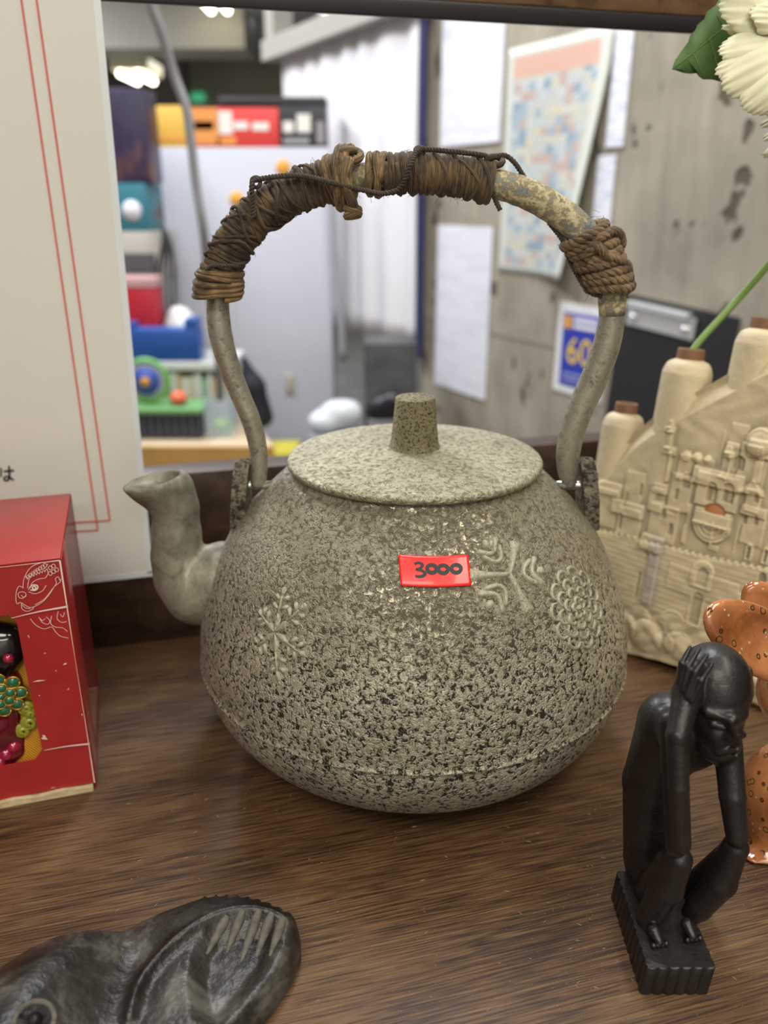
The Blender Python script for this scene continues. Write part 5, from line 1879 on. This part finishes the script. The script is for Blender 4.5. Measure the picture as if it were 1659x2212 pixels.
# blue price card
s0, s1, _, _ = wall_rect(1204, 750, 1312, 750, 0); z1 = wallp(1255, 658)[2]; z0 = wallp(1230, 850)[2]
bc = wallbox('price_card', s0, s1, z0, z1, .002, M_paper, off=.001, tilt=math.radians(1))
tag(bc, 'white bordered blue card with a yellow 60 on the concrete wall', 'sign')
M_blue = simple('card_blue', (.03, .05, .42), .45); M_yel = simple('card_yellow', (.90, .62, .04), .45); M_org = simple('card_orange', (.80, .38, .05), .5); M_pw = simple('printed_white', (.8, .8, .85), .5)
bw = s1 - s0; bh = z1 - z0
wallbox('blue_field', s0 + bw * .12, s1 - bw * .12, z0 + bh * .09, z1 - bh * .10, .0012, M_blue, bc, off=.003)
def on_card(P): 
    return np.array([WP + WD * (s1 - bw * .5 - x) + UZ * (z0 + bh * .48 + y) + WN * .0052 for x, y in P])
textmesh('60', bh * .42, on_card, M_yel, 'printed_number', bc)
wallbox('orange_square', s1 - bw * .30, s1 - bw * .15, z1 - bh * .27, z1 - bh * .13, .0006, M_org, bc, off=.0045)
for k, (za, zb_) in enumerate(((.14, .19), (.215, .26))):
    wallbox('printed_line', s0 + bw * .18, s1 - bw * .34, z1 - bh * zb_, z1 - bh * za, .0006, M_pw, bc, off=.0045)
for za, zb_ in ((.76, .79), (.82, .85)):
    wallbox('printed_line', s0 + bw * .2, s1 - bw * .2, z1 - bh * zb_, z1 - bh * za, .0006, simple('pale_blue_print', (.3, .34, .6), .5), bc, off=.0045)
# clipboard leaning on the wall
CT = math.radians(3.5)
cq = [wallp(1352, 645), wallp(1592, 690), wallp(1290, 985)]
s_r = np.dot(cq[1] - WP, WD); s_l = np.dot(wallp(1325, 800) - WP, WD)
zt2 = wallp(1450, 655)[2]; zb2 = zt2 - .235
M_clip = simple('black_board', (.018, .018, .02), .5); M_chrome = simple('chrome', (.86, .86, .88), .28, .75)
clipb = wallbox('clipboard', s_r, s_l, zb2, zt2, .003, M_clip, off=.001, bev=.001, tilt=CT)
tag(clipb, 'black clipboard with a chrome clip hanging on the concrete wall', 'clipboard')
sm = (np.dot(wallp(1432, 690) - WP, WD)); zm = wallp(1432, 690)[2]
c1_ = wallbox('clip_plate', sm - .072, sm + .072, zm - .020, zm + .014, .003, M_chrome, clipb, off=.005, bev=.001, tilt=CT)
wallbox('clip_lever', sm - .066, sm + .066, zm + .010, zm + .022, .014, M_chrome, c1_, off=.006, bev=.003, tilt=CT)
for k in (-.055, .055):
    o_ = WP + WD * (sm + k) + UZ * (zm - .006 + k * math.tan(CT)) + WN * .008
    V, F = lathe([(.0001, .006), (.006, .005), (.008, 0)], o_, 20, axis=WN + 1e-4)
    mesh('rivet', V, F, M_chrome, c1_)
mbh = framebox(WP + WD * sm + UZ * zb2 * 1, WD, WN, UZ, (-.02, 0, -.012), (.02, .004, -.002))

# curtain
M_curt = simple('white_curtain', (.80, .78, .80), .8, noise=.03, nscale=10)
def curtain(name, pxa, pya, pxb, off, label, seed=0):
    pA, pB = wallp(pxa, 300, off), wallp(pxb, 300, off)
    sa, sb = np.dot(pA - WP, WD), np.dot(pB - WP, WD)
    zt = wallp(pxa, pya, off)[2]; zbm = wallp(pxa, 755, off)[2]
    rg = np.random.default_rng(seed); n = 7
    def f(u, v):
        s = sa + (sb - sa) * u
        amp = .010 * (.45 + .55 * (1 - v))
        d = amp * np.sin(u * 2 * pi * n + .8 * np.sin(u * 17) + .5 * np.sin(v * 2 + u * 9))
        z = zbm + (zt - zbm) * v
        return WP + WD * s[..., None] + UZ * z[..., None] + WN * (off + d)[..., None]
    V, F, U = grid(f, 220, 14)
    Vs, Fs = slab(V, F, np.array([WN] * len(V)), .0012)
    return mesh(name, Vs, Fs, M_curt), sa, sb, zt, zbm
cu_, sa, sb, ztc, zbc = curtain('curtain', 903, 22, 612, .03, '')
tag(cu_, 'long white pleated curtain beside the concrete wall', 'curtain')
tag(wallbox('curtain_rail', min(sa, sb) - .02, max(sa, sb) + .04, ztc, ztc + .05, .08, M_beam, off=-.01), 'pale rail box carrying the white curtain', 'rail')
wallbox('wall_mount', max(sa, sb) - .03, max(sa, sb) + .03, ztc + .05, CEIL, .06, M_beam, bpy.data.objects['curtain_rail'], off=0)
sp0 = np.dot(wallp(911, 300, .03) - WP, WD)
pp = WP + WD * sp0 + WN * .03
V, F = framebox(pp, WD, WN, UZ, (-.008, -.006, wallp(905, 775, .03)[2]), (.005, .006, ztc - .0005), .002)
tag(mesh('curtain_edge_strip', V, F, simple('navy_strip', (.018, .02, .10), .6), smooth=False), 'narrow navy blue strip hanging at the curtain edge', 'strip')
V, F, U = tube([WP + WD * sb * 1 + UZ * 0, WP + WD * sb], .001, 4) if False else (None, None, None)

# partition board with cartons on top
PY = 1.80
def face(name, x0, y0, x1, y1, Y, th, mat, parent=None, bev=.002, zfloor=None):
    a = onY(x0, y1, Y); b = onY(x1, y0, Y)
    xl = onY(x0, (y0 + y1) / 2, Y)[0]; xr = onY(x1, (y0 + y1) / 2, Y)[0]
    z0 = a[2] if zfloor is None else zfloor
    return mesh(name, *boxc((xl, Y, z0), (xr, Y + th, b[2]), bev), mat, parent, smooth=True, sharp=30)
M_board = simple('white_board', (.60, .61, .68), .35)
part = face('partition_board', 200, 318, 716, 960, PY, .10, M_board, zfloor=FLOOR)
tag(part, 'large plain white partition board behind the desk', 'board')
zp = onY(400, 318, PY)[2]
def carton(name, x0, x1, y0, mat, label, stripes, y1=318):
    xl, xr = onY(x0, 275, PY)[0], onY(x1, 275, PY)[0]
    zt = onY(x0, y0, PY)[2]
    o = mesh(name, *boxc((xl, PY + .002, zp), (xr - .002, PY + .09, zt), .002), mat, smooth=True, sharp=30)
    tag(o, label, 'box', 'printed cartons on the partition')
    for (sx0, sy0, sx1, sy1, m) in stripes:
        a = onY(sx0, sy1, PY); b = onY(sx1, sy0, PY)
        mesh('printed_band', *boxc((a[0], PY + .0005, a[2]), (b[0], PY + .0025, b[2])), m, o, smooth=False)
    return o
M_cy = simple('carton_yellow', (.80, .48, .08), .5); M_co = simple('carton_orange', (.82, .32, .08), .5); M_crd = simple('carton_red', (.75, .06, .05), .5); M_cb = simple('carton_black', (.03, .028, .03), .5)
M_cl = simple('carton_lettering', (.85, .80, .72), .5)
carton('printed_carton', 318, 412, 228, M_cy, 'yellow printed carton on the white partition', [(330, 296, 400, 303, M_co)])
carton('printed_carton', 412, 604, 232, M_crd, 'red and orange printed carton with white lettering on the partition', [(413, 233, 470, 312, M_co), (470, 296, 510, 312, M_co), (472, 240, 500, 290, M_cl), (420, 262, 460, 280, M_cl), (505, 262, 535, 280, M_cl), (545, 264, 580, 282, M_cl)])
carton('printed_carton', 604, 706, 228, M_cb, 'black printed carton with white lettering on the partition', [(612, 262, 634, 286, M_cl), (642, 246, 670, 286, M_cl), (612, 298, 668, 310, simple('grey_print', (.35, .35, .36), .5)), (684, 262, 700, 310, simple('grey_pr2', (.3, .28, .28), .5))])
xl, xr = onY(470, 220, PY)[0], onY(704, 220, PY)[0]
tag(mesh('flat_black_case', *boxc((xl, PY + .004, onY(500, 228, PY)[2] + .0006), (xr, PY + .09, onY(500, 208, PY)[2]), .004), M_cb, smooth=True, sharp=30), 'flat black case lying on the printed cartons', 'case')
for nm, x, y in (('a', 612, 362), ('b', 512, 430)):
    V, F = lathe([(.018, 0), (.018, .004), (.014, .007), (.0001, .007)], onY(x, y, PY), 20, axis=(0, -1, .0001))
    tag(mesh('round_magnet', V, F, M_org), 'orange round magnet on the white board, ' + ('right above the handle' if nm == 'a' else 'left beside the handle'), 'magnet')
V, F = boxc((onY(617, 830, PY)[0], PY - .006, onY(617, 850, PY)[2]), (onY(636, 830, PY)[0], PY, onY(617, 808, PY)[2]), .002)
tag(mesh('wall_switch', V, F, simple('beige_plate', (.50, .46, .36), .5)), 'small beige switch plate on the white board', 'switch')
# grey conduit
V, F, U = tube(cr([onY(714, 330, 1.74), onY(722, 500, 1.74), onY(733, 640, 1.74), onY(742, 780, 1.74)], 6), .0085, 10)
tag(mesh('grey_conduit', V, F, simple('conduit_grey', (.36, .36, .38), .5)), 'thin grey conduit hanging beside the partition', 'pipe')
# hanging grey cable
V, F, U = tube(cr([onY(300, -160, .9), onY(325, 0, .92), (onY(345, 60, .93)), onY(375, 160, .95), onY(402, 232, .95), onY(412, 300, .95), onY(424, 400, .95), onY(440, 500, .95), onY(452, 620, 1.0), onY(470, 760, 1.1), onY(475, 860, 1.18)], 6), .0072, 10)
tag(mesh('hanging_cable', V, F, simple('cable_grey', (.30, .30, .31), .5)), 'thick grey cable hanging down from the ceiling', 'cable')

# desk
DY = 1.25
dz = onY(450, 962, DY)[2]
DX0, DX1 = -.95, onY(592, 962, DY)[0]
desk = empty('wooden_desk', ((DX0 + DX1) / 2, DY + .25, FLOOR), 'pale wooden desk holding office clutter, behind the spout', 'desk')
M_dt = simple('pale_wood', (.66, .52, .34), .5, noise=.06, nscale=20); M_de = simple('orange_wood_edge', (.58, .32, .09), .5, noise=.1, nscale=30)
tw = .05
c = [(DX0, DY, dz - tw), (DX1, DY, dz - tw), (DX1 - .12, DY + .34, dz - tw), (DX0, DY + .34, dz - tw), (DX0, DY, dz), (DX1, DY, dz), (DX1 - .12, DY + .34, dz), (DX0, DY + .34, dz)]
mesh('desk_top', *hexa(c, .003), M_dt, desk, smooth=True, sharp=30)
c = [(DX0, DY - .006, dz - tw - .004), (DX1, DY - .006, dz - tw - .004), (DX1, DY - .0005, dz - tw - .004), (DX0, DY - .0005, dz - tw - .004), (DX0, DY - .006, dz - .002), (DX1, DY - .006, dz - .002), (DX1, DY - .0005, dz - .002), (DX0, DY - .0005, dz - .002)]
mesh('front_edge', *hexa(c), M_de, desk, smooth=False)
for x, y in ((DX0 + .04, DY + .04), (DX1 - .08, DY + .04), (DX0 + .04, DY + .28), (DX1 - .2, DY + .28)):
    mesh('leg', *boxc((x - .02, y - .02, FLOOR), (x + .02, y + .02, dz - tw)), M_de, desk, smooth=False)


def dface(name, x0, y0, x1, y1, Y, th, mat, label, cat, base=None, parent=None, bev=.004, group=None):
    """box whose front face sits at depth Y; base overrides the bottom height"""
    xl = onY(x0, (y0 + y1) / 2, Y)[0]; xr = onY(x1, (y0 + y1) / 2, Y)[0]
    zt = onY(x0, y0, Y)[2]; z0 = onY(x0, y1, Y)[2] if base is None else base
    o = mesh(name, *boxc((xl, Y, z0), (xr, Y + th, zt), bev), mat, parent, smooth=True, sharp=30)
    if label: tag(o, label, cat, group)
    return o, xl, xr, z0, zt


# rack on the desk
M_wp = simple('white_plastic', (.72, .74, .72), .4)
RY = DY + .16
rk = empty('disc_rack', (onY(400, 850, RY)[0], RY + .08, dz), 'white rack of thin upright cases on the wooden desk', 'rack')
xl, xr = onY(232, 850, RY)[0], onY(508, 850, RY)[0]
zrt = onY(400, 782, RY)[2]
mesh('rack_top', *boxc((xl, RY, zrt - .02), (xr, RY + .16, zrt), .003), M_wp, rk, smooth=True, sharp=30)
mesh('rack_back', *boxc((xl, RY + .15, dz), (xr, RY + .16, zrt - .02)), M_wp, rk, smooth=False)
for x in (xl, xr - .008): mesh('rack_side', *boxc((x, RY, dz), (x + .008, RY + .15, zrt - .02)), M_wp, rk, smooth=False)
case_m = [simple('case_%s' % n, c, .5) for n, c in (('white', (.7, .72, .68)), ('cream', (.6, .56, .42)), ('tan', (.36, .28, .18)), ('green', (.30, .48, .30)), ('grey', (.4, .42, .42)), ('orange', (.62, .42, .18)))]
ORD = 'first second third fourth fifth sixth seventh eighth ninth tenth eleventh twelfth thirteenth fourteenth fifteenth sixteenth seventeenth eighteenth nineteenth twentieth twenty-first twenty-second twenty-third twenty-fourth twenty-fifth twenty-sixth'.split()
x = xl + .01; k = 0
while x < xr - .022:
    wd = rng.uniform(.009, .016); hh_ = (zrt - dz - .02) * rng.uniform(.82, .96)
    tag(mesh('upright_case', *boxc((x, RY + .004, dz), (x + wd, RY + .14, dz + hh_), .001), case_m[k % 6] if k % 2 else case_m[0], smooth=False), '%s upright case, %s from the left end of the white desk rack' % ((('white', 'cream', 'tan', 'green', 'grey', 'orange')[k % 6] if k % 2 else 'white'), ORD[k]), 'case', 'upright cases in the white desk rack')
    x += wd + .0006; k += 1
# things on top of the rack
b0, xl_, xr_, _, zt_b = dface('blue_tray', 250, 712, 430, 775, RY + .005, .06, simple('strong_blue', (.02, .09, .36), .4), 'deep blue plastic tray on top of the white desk rack', 'tray', base=zrt)
M_bl = b0.data.materials[0]
mesh('raised_end', *boxc((xr_ - .030, RY + .007, zt_b - .002), (xr_ - .002, RY + .06, zt_b + .022), .002), M_bl, b0, smooth=False)
mesh('raised_end', *boxc((xl_ + .0, RY + .007, zt_b - .002), (xl_ + .04, RY + .06, zt_b + .012), .002), M_bl, b0, smooth=False)
o, xa, xb, za, zbx = dface('red_carton', 232, 622, 338, 712, RY + .075, .07, simple('plain_red', (.50, .015, .03), .4), 'small red box with a pale lid behind the blue tray', 'box', base=zrt)
mesh('pale_lid', *boxc((xa - .002, RY + .074, zbx), (xb + .002, RY + .146, zbx + .022), .003), simple('pale_pink', (.62, .36, .34), .5), o, smooth=False)
def blob(name, c, r, mat, label, cat, seed=0, h=.006, z0=None):
    rg = np.random.default_rng(seed)
    cs = [(c + rg.normal(size=3) * np.array(r) * .38, np.array(r) * rg.uniform(.45, .8)) for _ in range(7)]
    def f(X, Y, Z):
        D = ell_d(X, Y, Z, c, r)
        for p, q in cs: D = smin(D, ell_d(X, Y, Z, p, q), .01)
        if z0 is not None: D = smax(D, z0 - Z, .002)
        return D
    m_ = np.array(r) * 2.0
    V, F = nets(f, c - m_, c + m_, h)
    return tag(mesh(name, V, F, mat), label, cat)
cbl = onY(388, 672, RY + .11); cbl[2] = zrt + .05
blob('crumpled_white_bag', cbl, (.042, .028, .040), M_wp, 'crumpled white plastic bag beside the red box', 'bag', 3, z0=zrt + .0005)
# tape roll
M_gr = simple('tape_green', (.20, .52, .12), .4); M_tb = simple('tape_blue', (.05, .10, .42), .5)
tcn = onY(318, 832, DY + .09)
tr = pxm(DY + .09, 832) * 50
roll = empty('tape_roll', tcn - UZ * tr, 'green rimmed round tape roll with a blue centre on the desk', 'tape')
t = np.linspace(0, 2 * pi, 41)
for nm, r_, th_, m_ in (('green_rim', tr * .88, tr * .12, M_gr), ('pale_ring', tr * .66, tr * .12, simple('tape_grey', (.42, .45, .55), .5))):
    V, F, U = tube(np.stack([tcn[0] + r_ * np.cos(t), tcn[1] + 0 * t, tcn[2] + r_ * np.sin(t)], -1), th_, 8, cap=False)
    mesh(nm, V, F, m_, roll)
V, F = lathe([(tr * .56, 0), (tr * .56, .012), (.0001, .012)], tcn, 24, axis=(0, -1, .0001)); mesh('blue_centre', V, F, M_tb, roll)
V, F = lathe([(tr * .2, .012), (tr * .2, .016), (.0001, .016)], tcn, 16, axis=(0, -1, .0001)); mesh('orange_centre', V, F, M_org, roll)
# green tray with dark basket
zg = onY(380, 882, DY + .07)[2]
M_gt = simple('green_plastic', (.16, .36, .14), .4)
bk = empty('dark_basket', (onY(375, 920, DY + .04)[0], DY + .09, dz), 'dark slotted basket with green rim on the desk', 'basket')
xa, xb = onY(270, 920, DY + .04)[0], onY(432, 920, DY + .04)[0]
mesh('basket_shell', *boxc((xa, DY + .05, dz), (xb, DY + .135, zg - .006), .004), simple('basket_navy', (.03, .035, .06), .5), bk, smooth=True, sharp=30)
mesh('green_rim', *boxc((xa - .006, DY + .036, zg - .006), (xb + .006, DY + .14, zg + .006), .003), M_gt, bk, smooth=True, sharp=30)
n_ = 9
for k in range(n_ + 1):
    x = xa + (xb - xa - .003) * k / n_
    mesh('bar', *boxc((x, DY + .0445, dz), (x + .003, DY + .0495, zg - .008)), simple('bar_grey', (.14, .15, .2), .5) if k == 0 else bpy.data.materials['bar_grey'], bk, smooth=False)
o_ = onY(386, 862, DY + .08); o_[2] = zg + .007 + .014
V, F = lathe(cr(np.array([(.0001, -.014), (.012, -.0125), (.019, 0), (.012, .011), (.0001, .014)]), 4), o_, 20)
tag(mesh('orange_red_ball', V, F, simple('orange_red', (.80, .16, .07), .5)), 'orange red ball on the green rimmed basket', 'ball')
roll.location.z += (zg + .006) - (tcn[2] - tr); 
# clear tub with green content
xa, xb = onY(440, 920, DY + .04)[0], onY(500, 920, DY + .04)[0]
zt_ub = onY(460, 872, DY + .04)[2]
tub = empty('clear_tub', ((xa + xb) / 2, DY + .09, dz), 'clear plastic tub beside the dark basket', 'tub')
M_cp = simple('clear_tub_plastic', (.6, .7, .78), .15, alpha=.35)
for nm, lo_, hi_ in (('front_wall', (xa, DY + .05, dz), (xb, DY + .052, zt_ub)), ('back_wall', (xa, DY + .118, dz), (xb, DY + .12, zt_ub)), ('side_wall', (xa, DY + .052, dz), (xa + .002, DY + .118, zt_ub)), ('side_wall', (xb - .002, DY + .052, dz), (xb, DY + .118, zt_ub))):
    mesh(nm, *boxc(lo_, hi_), M_cp, tub, smooth=False)
c_ = np.array([(xa + xb) / 2, DY + .085, dz + .018])
blob('green_sponge', c_, (.017, .014, .015), simple('lime', (.25, .55, .12), .6), 'lime green sponge inside the clear tub', 'sponge', 5, .003, z0=dz + .0005)
# black cloth pouch leaning at desk end
pc_ = [onY(527, 775, DY + .10), onY(545, 835, DY + .10), onY(566, 890, DY + .10)]
V, F = nets(lambda X, Y, Z: smax(smin(cap_d(X, Y, Z, pc_[0], pc_[1], .006, .026), cap_d(X, Y, Z, pc_[1], pc_[2] - np.array([0, 0, .01]), .026, .024), .012), dz + .0005 - Z, .002), pc_[1] - np.array([.08, .06, .12]), pc_[1] + np.array([.09, .06, .11]), .004)
tag(mesh('black_pouch', V, F, simple('black_cloth', (.012, .013, .02), .7)), 'pointed black cloth pouch standing at the desk end', 'pouch')
# yellow box under desk end
o, *_ = dface('yellow_crate', 560, 982, 640, 1060, DY + .12, .12, simple('plain_yellow', (.55, .48, .04), .5), 'yellow crate on the floor beside the desk end', 'crate', base=FLOOR)
# left shelving: stack
TY = 1.60
shz = onY(250, 605, TY)[2]
xa, xb = onY(120, 600, TY)[0], onY(345, 600, TY)[0]
cab = mesh('grey_cabinet', *boxc((xa, TY - .0, FLOOR), (xb, TY + .19, shz), .004), simple('cabinet_grey', (.38, .38, .37), .5), smooth=True, sharp=30)
tag(cab, 'tall grey cabinet behind the laminated poster', 'cabinet')
o, xa, xb, za, zpr = dface('white_printer', 180, 500, 345, 605, TY + .004, .18, simple('printer_white', (.52, .50, .44), .5), 'off white printer on the tall grey cabinet', 'printer', base=shz)
mesh('paper_slot', *boxc((xa + .02, TY - .004, za + .02), (xb - .01, TY + .003, za + .06), .001), simple('slot_grey', (.10, .10, .11), .5), o, smooth=False)
mesh('grey_base_band', *boxc((xa + .002, TY - .002, za + .004), (xb - .002, TY + .003, za + .016), .001), simple('band_grey', (.25, .25, .26), .5), o, smooth=False)
o, xa, xb, za, ztb = dface('teal_box', 200, 396, 318, 500, TY + .006, .15, simple('teal', (.035, .20, .26), .5), 'teal box with a white round mark on the printer', 'box', base=zpr)
cw = onY(285, 455, TY + .005)
V, F = lathe([(.0225, 0), (.0225, .002), (.0001, .002)], cw, 24, axis=(0, -1, .0001)); mesh('white_mark', V, F, M_pw, o)
def mural():
    m, nt, b, N, L = newmat('dark_violet_print')
    tc = N.new('ShaderNodeTexCoord').outputs['Object']
    a = noise(N, L, mapping(N, L, tc, (14, 14, 9)), 1.0, 3)
    r = ramp(N, [(.4, (.028, .022, .055)), (.58, (.045, .03, .075)), (.72, (.20, .09, .06))]); L.new(a, r.inputs[0])
    L.new(r.outputs[0], b.inputs['Base Color']); b.inputs['Roughness'].default_value = .4
    return m
o, *_ = dface('dark_display_box', 150, 190, 320, 396, TY + .01, .10, mural(), 'tall dark violet printed box standing on the teal box', 'box', base=ztb)
# cable clump right of stack
mb = MB()
for k in range(4):
    mb.add(*tube(cr([onY(345 - k * 4, 430 + k * 10, TY - .02), onY(352 + k * 5, 520, TY - .03 - k * .008), onY(335 + k * 14, 610, TY - .02 - k * .01), onY(350 + k * 8, 700, TY - .05)], 6), .004, 6))
tag(mb.obj('cable_bundle', simple('dark_cable', (.05, .05, .055), .5)), 'bundle of dark cables hanging beside the printer', 'cable')
# dark cabinet and white bag low in the middle
LY = 1.38
zl_ = onY(850, 742, LY)[2]
o, xa, xb, *_ = dface('dark_low_cabinet', 786, 742, 900, 930, LY, .12, simple('charcoal', (.07, .068, .07), .5, noise=.3, nscale=20), 'charcoal low cabinet standing under the curtain', 'cabinet', base=FLOOR)
LY2 = 1.24
zz2 = onY(740, 935, LY2)[2]
xa, xb = onY(668, 935, LY2)[0], onY(784, 935, LY2)[0]
tag(mesh('grey_low_bench', *boxc((xa, LY2 - .04, FLOOR), (xb, LY2 + .08, zz2), .004), simple('bench_grey', (.20, .21, .23), .5), smooth=True, sharp=30), 'low grey bench under the white bag', 'bench')
cbl = onY(735, 895, LY2 + .02); cbl[2] = zz2 + .035
blob('white_carrier_bag', cbl, (.045, .030, .030), simple('thin_white_plastic', (.66, .70, .74), .3), 'translucent white carrier bag on the low grey bench', 'bag', 8, .005, z0=zz2 + .0005)
pb = onY(840, 870, 1.32); 
blob('black_bag', np.array([pb[0], 1.32, pb[2] - .01]), (.035, .025, .03), simple('black_bag_plastic', (.015, .016, .02), .35), 'small black bag before the charcoal cabinet', 'bag', 11, .005)
zs_b = pb[2] - .06
tag(mesh('grey_stool', *boxc((pb[0] - .045, 1.285, FLOOR), (pb[0] + .05, 1.365, pb[2] - .032), .004), simple('stool_grey', (.18, .18, .19), .5), smooth=True, sharp=30), 'narrow grey stool under the small black bag', 'stool')

# ceiling lamps of the far room
M_tube = simple('glowing_tube', (1, .93, .72), .5, emis=9)
M_refl = simple('lamp_reflector', (.80, .74, .52), .4)
def lamp(px0, py0, px1, py1, Y, Ylen, label, hang=True):
    a = onY((px0 + px1) / 2, (py0 + py1) / 2, Y)
    wpx = (px1 - px0) * pxm(Y, py0) / 2
    L_ = empty('tube_lamp', a, label, 'lamp')
    x, y, z = a
    mesh('reflector', *boxc((x - wpx, y, z + .03), (x + wpx, y + Ylen, z + .10), .01), M_refl, L_, smooth=False)
    for dx in (-.45, .45):
        V, F, U = tube([(x + wpx * dx, y + .01, z + .012), (x + wpx * dx, y + Ylen - .01, z + .012)], .018, 10)
        mesh('glow_tube', V, F, M_tube, L_)
    if z + .1 < CEIL:
        for yy in (y + .1, y + Ylen - .1):
            mesh('hanger', *boxc((x - .01, yy - .01, z + .10), (x + .01, yy + .01, CEIL)), M_refl, L_, smooth=False)
    return L_
lamp(408, -40, 492, 40, 4.2, .30, 'hanging tube lamp highest in the far room')
lamp(236, 130, 318, 196, 4.9, .38, 'lower hanging tube lamp behind the poster edge')
gx = onY(425, 208, 7.5)
tag(mesh('exit_sign', *boxc((gx[0] - .07, YB - .04, gx[2] - .035), (gx[0] + .05, YB, gx[2] + .035)), simple('green_lit_sign', (.10, .65, .30), .5, emis=.5), smooth=False), 'small green lit sign on the far wall', 'sign')
# fixtures belonging to the lamps over the shop and office (out of frame)
PLACES = ['behind the photographer', 'above the right end of the shelf', 'lowest, far behind the photographer', 'above the wooden desk', 'above the low grey bench', 'deep in the far room on the left', 'nearest the far wall']
for kf, o in enumerate([o for o in list(SC.objects) if o.type == 'LIGHT']):
    l = o.data
    x, y, z = o.location
    tag(mesh('ceiling_fixture', *boxc((x - l.size / 2, y - l.size_y / 2, z + .02), (x + l.size / 2, y + l.size_y / 2, CEIL), .004), M_refl, smooth=False), 'ceiling tube fixture ' + PLACES[kf], 'lamp', 'ceiling tube fixtures out of the frame')
